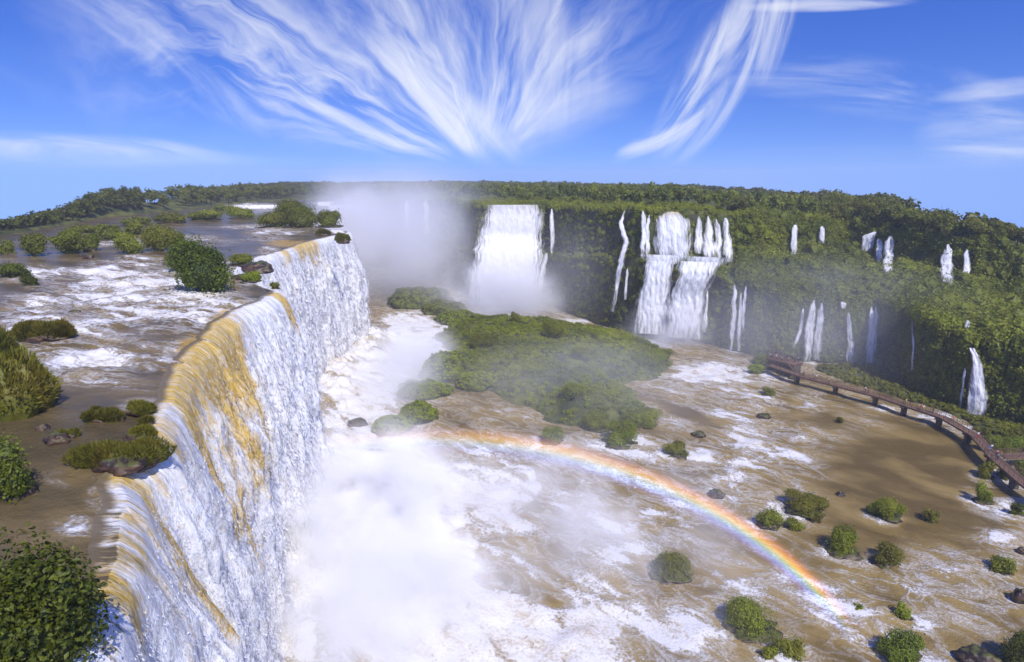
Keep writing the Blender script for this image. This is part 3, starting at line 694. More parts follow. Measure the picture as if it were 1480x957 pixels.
# terrace and lower cliff on the right
p, nn, rr_, cc = scatter((rm > .02) & (rm < 3.2) & (cm >= 1060) & (cm < 1720), 7800, 4)
s = r.uniform(.7, 2.0, len(p)) * (1 + 1.1 * (r.random(len(p)) < .14)) * (1 - .35 * (rr_ < 1)) * np.clip(np.hypot(p[:, 0], p[:, 1]) / 230, .75, 1.1)
ok = clear_of(p, s * .75 + .6) & (p[:, 2] > .3); p, s = p[ok], s[ok]
V, F, t = leaf_cloud(p + np.array([0, 0, .5]) * s[:, None], np.stack([s, s, s], 1), 80, .62, core=.62, tint=np.clip(.4 + .4 * fbm(p[:, 0] * .06, p[:, 1] * .06, p[:, 2] * .06, 3), .0, .95), seed=5)
stuff('terrace_shrubbery', V, F, t, 'leaf', 'dense green shrubbery of the right-hand terraces')
# hanging plants on the lower wall
p, nn, rr_, cc = scatter((rm > .05) & (rm < 1.05) & (cm >= 1080) & (cm < 1720), 1500, 6)
ok = clear_of(p, np.full(len(p), 1.6)); p = p[ok]
V, F, t = leaf_cloud(p, np.stack([np.full(len(p), .8), np.full(len(p), .8), r.uniform(1.5, 3.4, len(p))], 1), 40, .55, tint=r.uniform(.1, .8, len(p)), seed=7)
stuff('hanging_plants', V, F, t, 'leaf', 'hanging plants covering the lower rock wall')
# plateau forest
def forest(mask, n, r0, r1, k, leaf, seed, mat, name, label, keep=None):
    p, nn, rr_, cc = scatter(mask, n, seed); s = np.random.default_rng(seed).uniform(r0, r1, n) * np.random.default_rng(seed + 1).uniform(.6, 1.4, n)
    ok = clear_of(p, s + .8); p, s, cc = p[ok], s[ok], cc[ok]
    hh = np.interp(cc, [a[0] for a in TREEH], [a[1] for a in TREEH]) * np.random.default_rng(seed + 2).uniform(.6, 1.12, len(p))
    c = p.copy(); c[:, 2] += hh - s * .7
    V, F, t = leaf_cloud(c, np.stack([s, s, np.maximum(s * .62, hh * .3)], 1), k, leaf, core=.6, seed=seed + 3, tint=np.clip(np.random.default_rng(seed + 4).normal(.42, .3, len(p)), 0, 1))
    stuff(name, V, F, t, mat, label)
FL = 'forest'
forest((rm > 3.05) & (rm < 4.6) & (cm > 540) & (cm < 1750), 3000, 2.0, 4.0, 110, .95, 20, 'leaf_forest', FL, 'olive green forest covering the near plateau')
forest((rm > 4.3) & (rm < 5.5) & (cm > 505) & (cm < 1750), 8500, 3.2, 6, 36, 1.9, 25, 'leaf_far', FL, 'dark forest of the distant plateau reaching the skyline')
forest((rm > 3.0) & (rm < 5.3) & (cm < 200), 1500, 1.6, 2.8, 50, .8, 30, 'leaf_far', FL, 'low dark forest on the far river bank')
forest((rm > 3.0) & (rm < 5.3) & (cm >= 195) & (cm < 510), 2600, 2.6, 4.4, 40, 1.3, 35, 'leaf_far', FL, 'tall dark forest on the far river bank')

bank = [(1175,533),(1228,529),(1275,535),(1330,574),(1410,603),(1500,622),(1560,650),(1500,668),(1455,655),(1432,643),(1404,615),(1362,594),(1318,580),(1270,566),(1215,550)]
BANK = np.array([tuple(P(a, b, 0)) for a, b in bank])[:, :2]
# individual trees along the plateau edge and the far bank
def tree_meshes(i):
    rr = np.random.default_rng(300 + i); bm = bmesh.new(); H = 1.0
    tube(bm, (0, 0, -.12), (.02, .01, .55), .035, .022, 6)
    for a in range(4):
        an = a * 1.6 + i; tube(bm, (.015, .008, .4 + .04 * a), (math.cos(an) * .2, math.sin(an) * .2, .68 + .05 * a), .016, .006, 5)
    tr = bm_mesh('trunk', bm, M['bark'], True)
    n = 9; C = np.stack([rr.normal(0, .15, n), rr.normal(0, .15, n), rr.uniform(.42, .86, n)], 1); C[0] = (0, 0, .62)
    RR = rr.uniform(.13, .22, n)[:, None] * np.array([1.1, 1.1, .85])
    V, F, t = leaf_cloud(C, RR, 150, .062, tint=np.clip(rr.normal(.45, .18, n), 0, 1), core=.66, seed=400 + i)
    return tr, mesh_np('crown', V, F, M['leaf_forest'], {'tint': t}, smooth=False)
TM = [tree_meshes(i) for i in range(8)]
def tree(p, h, i, label, group):
    r_ = empty('tree', p); tag(r_, label, 'tree', group); r_.scale = (h, h, h); r_.rotation_euler[2] = random.uniform(0, 6.28)
    link('trunk', TM[i % 8][0], r_); link('crown', TM[i % 8][1], r_)
def pick(mask, n, seed, gap):
    p, nn, rr_, cc = scatter(mask, n * 12, seed); out = []
    ok = clear_of(p, np.full(len(p), 3.2))
    for a, o, c in zip(p, ok, cc):
        if o and all((a[0] - b[0]) ** 2 + (a[1] - b[1]) ** 2 > gap * gap for b, _ in out):
            out.append((a, c))
            if len(out) == n: break
    return out
for i, (p, c) in enumerate(pick((rm > 3.02) & (rm < 3.9) & (cm > 1200) & (cm < 1600), 120, 50, 4.0)):
    tree(Vector(p), np.interp(c, [1200, 1480], [10.5, 8.5]) * random.uniform(.8, 1.2), i, 'leafy olive green tree of the plateau forest above the small falls', 'trees on the plateau edge above the small falls')
for i, (p, c) in enumerate(pick((rm > 3.02) & (rm < 4.1) & (cm > 860) & (cm < 1200), 60, 51, 5)):
    tree(Vector(p), random.uniform(5, 9), i + 3, 'green tree on the plateau behind the two tier waterfall', 'trees behind the two tier waterfall')
for i, (p, c) in enumerate(pick((rm > 3.0) & (rm < 4.2) & (cm > 0) & (cm < 420), 90, 52, 4)):
    tree(Vector(p), np.interp(c, [0, 100, 250], [4, 7, 10]) * random.uniform(.8, 1.15), i + 5, 'dark green tree lining the far bank of the upper river', 'trees lining the far bank')

# ------------------------------------------------------------------ island below the curtain
ISL = [(628,492),(650,470),(690,462),(740,462),(800,466),(870,478),(930,492),(968,512),(972,528),(950,545),(900,556),(925,580),(950,605),(915,620),(860,622),(800,612),(760,590),(716,570),(672,556),(640,534),(655,512)]
ip = np.array([tuple(P(a, b, 0)) for a, b in ISL])[:, :2]
def poly_dist(x, y, poly):
    ins = np.zeros(x.shape, bool); d = np.full(x.shape, 1e9); n = len(poly)
    for i in range(n):
        a, b = poly[i], poly[(i + 1) % n]
        ins ^= ((a[1] > y) != (b[1] > y)) & (x < (b[0] - a[0]) * (y - a[1]) / (b[1] - a[1] + 1e-12) + a[0])
        e = b - a; t = np.clip(((x - a[0]) * e[0] + (y - a[1]) * e[1]) / (e @ e), 0, 1)
        d = np.minimum(d, np.hypot(x - a[0] - t * e[0], y - a[1] - t * e[1]))
    return np.where(ins, d, -d)
def mound(poly, hmax, ramp, name, seed, mat, step=.8):
    lo, hi = poly.min(0) - 3, poly.max(0) + 3
    gx, gy = np.meshgrid(np.arange(lo[0], hi[0], step), np.arange(lo[1], hi[1], step))
    d = poly_dist(gx, gy, poly) + 2.0 * fbm(gx * .12 + seed, gy * .12, 0, 4)
    z = np.where(d > 0, hmax * (1 - np.exp(-np.maximum(d, 0) / ramp)), np.maximum(d, -3) * .8) * (1 + .25 * fbm(gx * .07, gy * .07, seed, 3)) + .5 * fbm(gx * .3, gy * .3, seed, 3) - .1
    me = mesh_np(name, np.stack([gx, gy, z], -1).reshape(-1, 3), [gridf(*gx.shape)], M[mat]); return link(name, me), gx, gy, z, d
isl, gx, gy, gz, gd = mound(ip, 4.6, 7, 'island', 2, 'ground'); tag(isl, kind='structure')
sel = np.argwhere(gd > .3); r = np.random.default_rng(8); sel = sel[r.choice(len(sel), min(len(sel), 1900), replace=False)]
c = np.stack([gx[sel[:, 0], sel[:, 1]], gy[sel[:, 0], sel[:, 1]], gz[sel[:, 0], sel[:, 1]]], 1); c[:, :2] += r.uniform(-.4, .4, (len(c), 2))
s = r.uniform(.5, 1.25, len(c)) * (1 + .55 * (r.random(len(c)) < .12))
V, F, t = leaf_cloud(c + np.array([0, 0, .2]), np.stack([s, s, s * .75], 1), 90, .34, tint=np.clip(.5 + .42 * fbm(c[:, 0] * .07, c[:, 1] * .07, 4, 3), 0, 1), seed=60)
stuff('island_shrubbery', V, F, t, 'leaf', 'low green shrubbery covering the island in the lower river')
ibvh = BVHTree.FromObject(isl, bpy.context.evaluated_depsgraph_get())
def on_island(px, py):
    x, f, d = ray(px, py); loc, a, b, e = ibvh.ray_cast(EYE, Vector((x, f, -d)).normalized()); return loc if loc is not None else P(px, py, 0)
def px_bush(name, label, cat, px, py, w, h, leaf, z=0.0, p=None, **kw):
    """px,py: foot centre in the photograph; w,h: size there in px"""
    p = P(px, py, z) if p is None else p; s = mpp(p); return bush(name, label, cat, p - Vector((0, 0, .1)), w * s, h * s * 1.02, leaf, **kw)
def px_tuft(label, px, py, w, h, blade, z=42.0, d=None, **kw):
    p = P(px, py, z); s = mpp(p); ww = w * s; return tuft('grass_tuft', label, 'grass tuft', p, ww, ww * .6 if d is None else d * s, h * s, blade, **kw)
for px, py, w, h, mt, lab in [(745,466,15,17,'leaf','round dark bush standing proud on the island crest'),(884,492,64,20,'leaf_bright','bright yellow green spreading bush at the back of the island'),
        (800,488,40,24,'leaf','dense green thicket under the island crest'),(700,500,46,20,'leaf','dull green thicket at the misty back of the island'),(845,520,40,18,'leaf','leafy green thicket in the middle of the island'),
        (935,528,50,24,'leaf','broad green bush at the right-hand tip of the island'),(960,520,26,16,'leaf','small bush at the water edge of the island tip'),(770,540,46,16,'leaf','low olive thicket in the centre of the island'),(830,575,52,22,'leaf','misty green thicket towards the front of the island')]:
    px_bush('bush', lab, 'bush', px, py, w, h, .3, p=on_island(px, py), mat=mt, group='bushes on the island', tint=.5 if mt == 'leaf' else .75)
bk, bx_, by_, bz_, bd_ = mound(BANK, 2.2, 3.5, 'bank', 6, 'ground'); tag(bk, kind='structure')
sel = np.argwhere(bd_ > .2); r = np.random.default_rng(18); sel = sel[r.choice(len(sel), min(len(sel), 520), replace=False)]
c = np.stack([bx_[sel[:, 0], sel[:, 1]], by_[sel[:, 0], sel[:, 1]], bz_[sel[:, 0], sel[:, 1]]], 1); s = r.uniform(.4, 1.1, len(c))
V, F, t = leaf_cloud(c + np.array([0, 0, .2]), np.stack([s, s, s * .7], 1), 80, .32, tint=np.clip(.5 + .4 * fbm(c[:, 0] * .1, c[:, 1] * .1, 4, 3), 0, 1), seed=61)
stuff('bank_shrubbery', V, F, t, 'leaf', 'low green plants on the bank behind the footbridge')
# mossy boulders and ridges
def boulder(label, px, py, w, h, seed, mat='moss', z=0, depth=.8, name='mossy_boulder', cat='boulder', group='mossy boulders by the island'):
    p = P(px, py, z); s = mpp(p); o = link(name, rock_mesh(name, w * s * .5, w * s * .5 * depth, h * s * .62, M[mat], seed, .28)); o.location = p + Vector((0, 0, h * s * .12)); tag(o, label, cat, group)
    if mat == 'moss':
        r = np.random.default_rng(seed); me = o.data; n = len(me.vertices); co = np.empty(n * 3, np.float32); me.vertices.foreach_get('co', co); co = co.reshape(-1, 3)
        top = co[co[:, 2] > .1 * h * s * .6]; top = top[r.choice(len(top), min(160, len(top)), replace=False)]; q = r.uniform(.3, .8, len(top)) * min(1, w * s / 12)
        V, F, t = leaf_cloud(top, np.stack([q, q, q * .6], 1), 60, .26, tint=np.clip(r.normal(.6, .15, len(top)), 0, 1), seed=seed + 500)
        link('foliage', mesh_np('foliage', V, F, M['leaf_bright'], {'tint': t}, smooth=False), o)
boulder('bright mossy boulder at the edge of the spray below the curtain', 567, 622, 56, 30, 3)
boulder('darker mossy boulder just behind the bright one in the spray', 606, 606, 54, 34, 4)
boulder('low mossy hump in white water between curtain and island', 612, 570, 76, 26, 5)
boulder('large rounded mossy boulder at the left end of the island', 650, 545, 84, 48, 6)
boulder('hazy boulder beside the large rounded one', 690, 560, 54, 30, 7)
boulder('long misty green ridge behind the white water', 604, 440, 96, 34, 8)
boulder('misty green hump joining the ridge to the island', 664, 466, 70, 24, 9)
boulder('dark green hump at the end of the misty ridge', 640, 452, 60, 26, 12)
boulder('wet dark rock with moss at the foot of the far curtain', 546, 510, 36, 14, 10, 'rock', name='rock', cat='rock')
boulder('dark rock in foam at the foot of the near curtain', 462, 945, 30, 14, 11, 'rock', name='rock', cat='rock')
boulder('bare wet rock in foam below the curtain middle', 515, 614, 30, 12, 13, 'rock', name='rock', cat='rock')

# ------------------------------------------------------------------ islets in the lower river
IS = 'shrub islets in the lower river'
for px, py, w, h, lab, kw in [
    (979,657,34,18,'small dark green islet bush in foam above the rainbow',{}),
    (1162,734,62,25,'wide clump of several bushes at the edge of the calm brown water',dict(lumps=7)),
    (1281,745,44,31,'tall loose bush standing in calm brown water',dict(lumps=6)),
    (1342,752,22,20,'small lone round bush in the calm brown water',{}),
    (1112,757,34,24,'olive bush beside the rapids next to the wide clump',{}),
    (1151,762,26,12,'flat little bush just below the wide clump',{}),
    (1216,796,54,34,'big rounded grassy dome of a bush in the middle of the river',dict(lumps=4,spread=.35)),
    (1281,812,46,31,'sloping bush trailing downstream next to the calm water',dict(lumps=6)),
    (969,828,64,36,'smooth low dome of a bush ringed by foam inside the rainbow',dict(lumps=4,spread=.4)),
    (1086,908,84,42,'largest pale green leaning islet bush near the rainbow foot',dict(lumps=5,mat='leaf_bright',tint=.5,spread=.5)),
    (1305,892,24,24,'small dark bush breaking the current above the dark leafy islet',{}),
    (1299,946,56,42,'dark leafy round islet bush with trailing foam',dict(mat='leaf_dark',lumps=6)),
    (1143,947,40,26,'green bush on rocks at the lower river, right of a smaller one',{}),
    (1112,948,24,18,'smaller bush on rocks at the lower river',{}),
    (1449,822,34,22,'narrow bush slanting in the rapids by the right bank',dict(lumps=5)),
    (1425,690,22,24,'upright bush beneath the walkway bend',{}),
    (1420,724,24,28,'loose bush below the walkway bend, lower of two',dict(lumps=6)),
    (1240,880,16,9,'tiny tuft of green inside a curl of foam',{}),
    (1178,752,16,10,'little green tuft right of the flat bush',{}),
    (1212,611,12,10,'tiny lone shrub in calm water near the walkway',{}),
    (800,637,36,20,'mossy clump at the front tip of the island above the rainbow',{}),
    (893,640,54,34,'leafy clump with rocks at the front of the island',dict(lumps=6)),
    (925,612,52,26,'hazy green bush on the river side of the island',{}),
    (862,618,40,24,'dull green bush on the island front beside the leafy clump',{}),
    (1094,538,22,12,'round green islet beside the viewing platform rapids',{}),
    (1110,570,20,10,'flat green islet in the rapids below the platform',{}),
    (1100,525,30,14,'low bush at the foot of the viewing platform',{}),
    (1470,742,20,18,'dark bush on a stone under the last walkway span',dict(mat='leaf_dark'))]:
    kw = {**dict(rock=1.0, dens=1.0, depth=.85, low=.27, tint=.45 + .3 * ((px * 7) % 10) / 10, lumps=10, core=.52, spread=.85, mat=('leaf', 'leaf_bright', 'grass')[(px * 3 + py) % 3]), **kw}; mt = mpp(P(px, py, 0))
    px_bush('islet_bush', lab, 'bush', px, py, w, h, .2 if py > 700 else .26, group=IS, **kw)
for px, py, w, h, lab in [(1432,652,34,26,'bright shrub behind the walkway bend'),(1462,650,40,22,'spreading shrub on the bank inside the walkway fork'),(1452,690,30,20,'low shrub under the walkway branch'),(1478,690,30,24,'shrub at the far end of the walkway branch')]:
    px_bush('shrub', lab, 'shrub', px, py, w, h, .24, group='shrubs by the walkway', mat='leaf_bright')
px_bush('bush', 'dark green bush cut by the corner of the bank beside the brown boulder', 'bush', 1470, 965, 70, 56, .16, mat='leaf_dark', rock=1.0, lumps=6)
for px, py, w, h, lab in [(1418,958,56,28,'brown boulder at the right bank beside the dark bush'),(1475,868,26,26,'dark boulder in rapids at the right bank'),(1478,800,16,14,'dark stone half out of the frame edge by the rapids'),(1150,545,26,8,'flat wet stone under the viewing platform'),(1105,603,20,8,'low wet stone in the rapids'),
                          (1215,716,14,7,'stone just breaking the calm water'),(1036,716,22,12,'dark stone beside the rainbow'),(1010,630,20,9,'dark stone in the rapids above the rainbow')]:
    boulder(lab, px, py, w, h, int(px), 'rock', name='boulder', group='stones in the lower river')
# ------------------------------------------------------------------ bushes, tufts and rocks of the upper river
UR = 'bushes standing in the upper river'
for px, py, w, h, leaf, lab, kw in [
    (297,424,98,78,.3,'large dark leafy bush standing in the rapids before the ochre lip',dict(lumps=9, mat='leaf_dark')),
    (262,392,46,36,.28,'dark side bush leaning on the large leafy one',dict(mat='leaf_dark')),
    (433,328,70,40,.5,'tallest leafy bush on the headland above the far curtain',dict(lumps=8)),
    (400,329,60,24,.5,'lower bush at the left end of the headland',dict(lumps=6)),
    (478,327,44,24,.5,'bush at the outer tip of the headland',dict(lumps=6)),
    (234,362,56,42,.35,'upright olive bush in midstream behind the large leafy one',dict(lumps=7)),
    (188,366,50,30,.35,'spreading olive bush left of the upright one',dict(lumps=6)),
    (108,366,62,34,.35,'pair of rounded bushes in midstream, widest of the scrub',dict(lumps=7)),
    (50,370,44,32,.35,'round grey green bush near the far bank scrub',dict(lumps=5)),
    (12,367,22,24,.35,'small upright bush at the edge of the wide river',dict(lumps=4)),
    (132,362,28,26,.35,'dense small bush touching the widest scrub',dict(lumps=4)),
    (258,356,24,22,.35,'yellowish bush behind the upright olive one',dict(lumps=4)),
    (160,346,40,22,.4,'yellow green bush in the middle row of scrub',dict(lumps=5)),
    (196,340,34,18,.4,'low round bush in the middle row of scrub',dict(lumps=4)),
    (120,336,54,12,.45,'flat scrub in the back row upstream',dict(lumps=5)),
    (248,322,50,18,.5,'bushy scrub at the front of the long back row',dict(lumps=5)),
    (196,325,44,12,.5,'thin flat scrub in the long back row',dict(lumps=5)),
    (300,318,60,14,.5,'long low scrub stretching towards the headland',dict(lumps=6)),
    (350,316,44,16,.5,'last scrub before the headland',dict(lumps=5)),
    (326,304,36,8,.6,'tiny far scrub by the upstream cascade',dict(lumps=4)),
    (85,350,30,10,.45,'sparse low scrub upstream of the widest bush',dict(lumps=4)),
    (352,383,40,18,.25,'scrubby bush on the rock of the small headland',dict(lumps=5)),
    (364,406,34,16,.22,'bright bush at the wet end of the small headland',dict(lumps=5, mat='leaf_bright')),
    (398,416,16,10,.2,'round tuft of leaves at the very lip of the fall',dict(lumps=3)),
    (20,400,50,22,.25,'dark scrub on stones in the foaming river by the edge',dict(lumps=5, mat='leaf_dark')),
    (44,412,28,16,.22,'small dark bush on the last stone of the scrub',dict(lumps=4, mat='leaf_dark'))]:
    kw = {**dict(rock=.8 if h < 30 else 0, depth=.8), **kw}
    px_bush('bush', lab, 'bush', px, py, w, h, leaf, z=42.0, group=UR, **kw)
TG = 'grass tufts at the river edge'
px_tuft('thick green tuft above a small ochre chute', 66, 490, 62, 30, .5, lumps=6, group=TG)
px_tuft('brown and green tuft, first of the row along the lip', 143, 606, 34, 20, .28, group=TG, tint=.4)
px_tuft('yellowish tuft in the middle of the row along the lip', 168, 606, 28, 22, .28, group=TG)
px_tuft('tall green tuft of the row nearest the lip', 203, 596, 40, 20, .28, group=TG, lumps=5)
px_tuft('small pale tuft hanging at the lip', 213, 612, 18, 14, .22, group=TG)
px_tuft('round bright green tuft on reddish soil', 197, 634, 40, 22, .25, group=TG, tint=.65)
px_tuft('long shaggy olive tuft overhanging the fall', 178, 664, 96, 32, .3, group=TG, lumps=9, d=40, tint=.35)
px_tuft('small tuft on a stone in the slow water', 99, 632, 24, 14, .2, group=TG, tint=.6)
px_tuft('mossy tuft clinging to the far lip by the headland', 497, 350, 18, 16, .5, group=TG)
px_tuft('low tuft in the stream before the far lip', 466, 340, 22, 10, .5, group=TG)
px_tuft('shaggy grass bank with dark soil at the edge of the river', 2, 594, 104, 110, .5, group=TG, lumps=12, d=70)
px_tuft('green sedge above the shaggy grass bank', 6, 520, 52, 60, .5, group=TG, lumps=6)
RK = 'rocks in the upper river'
for px, py, w, h, lab in [(76,574,18,14,'small dark rock beside the shaggy grass bank'),(63,622,20,14,'red brown rock in slow water'),(84,640,34,20,'long sloping red brown rock with a tuft'),(128,374,16,9,'dark stone among rapids before the scrub'),(22,388,26,10,'grey stone at the edge of the foaming scrub'),
                          (352,404,30,12,'brown rock ledge under the small headland'),(374,392,44,20,'broad rock of the small headland'),(22,714,56,40,'pale boulder behind the leafy overhanging bush'),(184,672,90,26,'dark soil ledge under the shaggy olive tuft'),(108,452,16,6,'low stone in white water'),(206,640,30,14,'reddish soil ledge at the lip')]:
    boulder(lab, px, py, w, h, int(px) + 7, 'rock', z=41.9, name='rock', cat='rock', group=RK)
px_bush('bush', 'leafy bush with open twigs leaning over slow water', 'bush', 14, 716, 92, 100, .16, z=42.0, mat='leaf_dark', lumps=9, dens=.55, tint=.5, spread=.7)
# the bush in front of the curtain, closest to the viewer
b = P(42, 990, 41.0); s = mpp(b)
bush('bush', 'big glossy dark and light green bush closest to the viewer beside the curtain', 'bush', b, 200 * s, 228 * s, .19, mat='leaf_dark', lumps=18, dens=.9, depth=.9, tint=.4, spread=.85, core=.5)

# ------------------------------------------------------------------ walkway, platform
WP = [(1113,527),(1161,544),(1215,558),(1269,572),(1315,587),(1364,603),(1410,629),(1439,662),(1480,697),(1560,760)]
wp = [P(a, b, 3.0) for a, b in WP]
def resample(pts, step):
    L = [0]
    for a, b in zip(pts, pts[1:]): L.append(L[-1] + (b - a).length)
    n = int(L[-1] / step) + 2; s = np.linspace(0, L[-1], n)
    return [Vector([float(np.interp(v, L, [p[i] for p in pts])) for i in range(3)]) for v in s]
def frame(pts):
    out = []
    for i in range(len(pts)):
        d = (pts[min(i + 1, len(pts) - 1)] - pts[max(i - 1, 0)]).normalized(); out.append((pts[i], d, Vector((-d.y, d.x, 0)).normalized()))
    return out
def walkway(name, label, path, width, pillars, group=None):
    root = empty(name, path[0]); tag(root, label, 'walkway', group)
    fr = frame(resample(path, 1.0)); o = root.location
    def put(nm, bm, mt): x = link(nm, bm_mesh(nm, bm, M[mt]), root); return x
    bm = bmesh.new(); prev = None
    for p, d, sd in fr:                                           # deck slab with side beams
        q = p - o
        ring = [bm.verts.new(q + sd * w + Vector((0, 0, z))) for w, z in ((-width/2, 0), (width/2, 0), (width/2, -.42), (width/2-.2, -.42), (width/2-.2, -.18), (-width/2+.2, -.18), (-width/2+.2, -.42), (-width/2, -.42))]
        if prev:
            for i in range(8): bm.faces.new((prev[i], prev[(i+1) % 8], ring[(i+1) % 8], ring[i]))
        prev = ring
    put('deck', bm, 'wood')
    for sgn in (-1, 1):
        bm = bmesh.new(); fr2 = frame(resample(path, 1.8)); off = sgn * (width / 2 - .06)
        for i, (p, d, sd) in enumerate(fr2):
            q = p - o + sd * off; tube(bm, q, q + Vector((0, 0, 1.12)), .05, .05, 5)
            if i:
                q0_ = fr2[i-1][0] - o + fr2[i-1][2] * off
                for h, r_ in ((1.12, .045), (.85, .022), (.6, .022), (.35, .022)): tube(bm, q0_ + Vector((0, 0, h)), q + Vector((0, 0, h)), r_, r_, 5)
        put('railing', bm, 'rail')
    for px, py in pillars:
        p = P(px, py, 1.2); p = min((f for f in fr), key=lambda f: (f[0] - p).xy.length); bm = bmesh.new(); q = p[0] - o; a = math.atan2(p[1].y, p[1].x)
        boxm(bm, (q.x, q.y, -2.1), (.8, 1.5, 2.9), a); boxm(bm, (q.x, q.y, -.62), (1.0, width + .5, .3), a)
        put('pillar', bm, 'concrete')
    return fr
fr1 = walkway('walkway', 'long curved brown footbridge with railings over the lower river', wp, 2.3, [(1161,548),(1214,562),(1269,577),(1315,592),(1362,608),(1409,634),(1440,668),(1478,700)])
bp = [P(1445,661,3.02) + Vector((.9,.9,0)), P(1490,657,3.02), P(1560,652,3.02)]
walkway('walkway', 'short straight footbridge branching off the curved one towards the bank', bp, 2.0, [(1478,662),(1520,660)])
# viewing platform
pc = P(1134, 521, 4.4); root = empty('viewing_platform', pc); tag(root, 'crowded brown viewing platform at the end of the footbridge', 'platform')
a0 = math.atan2(wp[1].y - wp[0].y, wp[1].x - wp[0].x) + .2
bm = bmesh.new(); boxm(bm, (0, 0, 0), (9.6, 5.4, .25)); boxm(bm, (0, -2.4, -.4), (9.6, .35, .55)); boxm(bm, (0, 2.4, -.4), (9.6, .35, .55)); link('deck', bm_mesh('deck', bm, M['wood']), root)
for sx in (-4.2, -1.4, 1.4, 4.2):
    bm = bmesh.new(); boxm(bm, (sx, 0, -2.6), (.5, 4.6, 4.7)); link('pillar', bm_mesh('pillar', bm, M['concrete']), root)
def rail_run(pts):
    bm = bmesh.new()
    for p, q in zip(pts, pts[1:]):
        p, q = Vector(p), Vector(q); n = max(1, int((q - p).length / 1.2))
        for i in range(n + 1):
            v = p.lerp(q, i / n); tube(bm, v, v + Vector((0, 0, 1.15)), .05, .05, 5)
        for h in (1.15, .9, .65, .4): tube(bm, p + Vector((0, 0, h)), q + Vector((0, 0, h)), .05, .05, 5)
    return bm_mesh('railing', bm, M['rail'])
link('railing', rail_run([(4.7, 2.6, .12), (-4.7, 2.6, .12), (-4.7, -2.6, .12), (2.2, -2.6, .12)]), root)
bm = bmesh.new()
for k in range(6): boxm(bm, (3.4 + k * .32, -3.0 - 0 * k, -.1 - k * .22), (.34, 1.3, .08))
link('steps', bm_mesh('steps', bm, M['wood']), root)
bm = bmesh.new()
for sx, sy in ((-4.6, -2.5), (-4.6, 2.5)): tube(bm, (sx, sy, 0), (sx, sy, 2.7), .09, .09, 6)
tube(bm, (-4.6, -2.5, 2.65), (-4.6, 2.5, 2.65), .09, .09, 6); link('gate_frame', bm_mesh('gate_frame', bm, M['rail']), root)
root.rotation_euler[2] = a0

# ------------------------------------------------------------------ people
def skin_mesh(name, verts, edges, radii, mat, root=0):
    me = bpy.data.meshes.new(name); me.from_pydata(verts, edges, []); o = bpy.data.objects.new(name, me); COL.objects.link(o)
    md = o.modifiers.new('s', 'SKIN'); md.use_smooth_shade = True
    for i, r_ in enumerate(radii):
        sv = me.skin_vertices[0].data[i]; sv.radius = (r_, r_); sv.use_root = (i == root)
    o.modifiers.new('d', 'SUBSURF').levels = 1
    dg = bpy.context.evaluated_depsgraph_get(); dg.update(); out = bpy.data.meshes.new_from_object(o.evaluated_get(dg)); out.name = name
    bpy.data.objects.remove(o); out.materials.clear(); out.materials.append(mat); return out
def person_set(step, arm):
    s, a = step, arm
    J = [(0,0,.93),(0,0,1.15),(0,0,1.38),(0,.0,1.5),(0,.02,1.6),(0,.02,1.7),
         (.09,0,.88),(.1,.10*s+.02,.5),(.1,.02*s-.12*s*.3+.12*s,.08),(.1,.12*s+.14,.04),
         (-.09,0,.88),(-.1,-.02*s,.5),(-.1,-.28*s,.1),(-.1,-.28*s+.14,.05),
         (.18,0,1.4),(.25,-.02+.3*a,1.15+.05*a),(.24,.12+.3*a,.92+.3*a),(.23,.17+.32*a,.84+.34*a),
         (-.18,0,1.4),(-.26,-.04,1.14),(-.25,.06,.9),(-.24,.09,.82)]
    E = [(0,1),(1,2),(2,3),(3,4),(4,5),(0,6),(6,7),(7,8),(8,9),(0,10),(10,11),(11,12),(12,13),(2,14),(14,15),(15,16),(16,17),(2,18),(18,19),(19,20),(20,21)]
    Rr = [.13,.125,.13,.055,.095,.07,.09,.06,.042,.035,.09,.06,.042,.035,.055,.042,.033,.035,.055,.042,.033,.035]
    body = skin_mesh('person', J, E, Rr, M['skin'])
    si = [0,1,2,14,15,18,19]; mp = {v: i for i, v in enumerate(si)}
    shirt = skin_mesh('shirt', [J[i] for i in si], [(mp[a_], mp[b_]) for a_, b_ in E if a_ in mp and b_ in mp], [.16,.152,.15,.085,.06,.085,.06], M['cloth_white'])
    ti = [0,6,7,8,10,11,12]; mp = {v: i for i, v in enumerate(ti)}
    pants = skin_mesh('trousers', [J[i] for i in ti], [(mp[a_], mp[b_]) for a_, b_ in E if a_ in mp and b_ in mp], [.165,.115,.082,.062,.115,.082,.062], M['cloth_navy'])
    hair = skin_mesh('hair', [(0,-.01,1.64),(0,-.005,1.73),(0,-.06,1.6)], [(0,1),(0,2)], [.1,.075,.07], M['hair'])
    return body, shirt, pants, hair
PS = [person_set(0.15, 0), person_set(1.0, .3), person_set(.1, .8)]
def person(p, rz, v, shirt, pants, label, group):
    ms = PS[v]; o = link('person', ms[0]); o.location = p; o.rotation_euler[2] = rz; tag(o, label, 'person', group)
    for nm, me, mt in (('shirt', ms[1], 'cloth_' + shirt), ('trousers', ms[2], 'cloth_' + pants), ('hair', ms[3], None)):
        c = link(nm, me, o)
        if mt: c.material_slots[0].link = 'OBJECT'; c.material_slots[0].material = M[mt]
    return o
ca, sa = math.cos(a0), math.sin(a0)
PG = 'people on the viewing platform'
rp = np.random.default_rng(91)
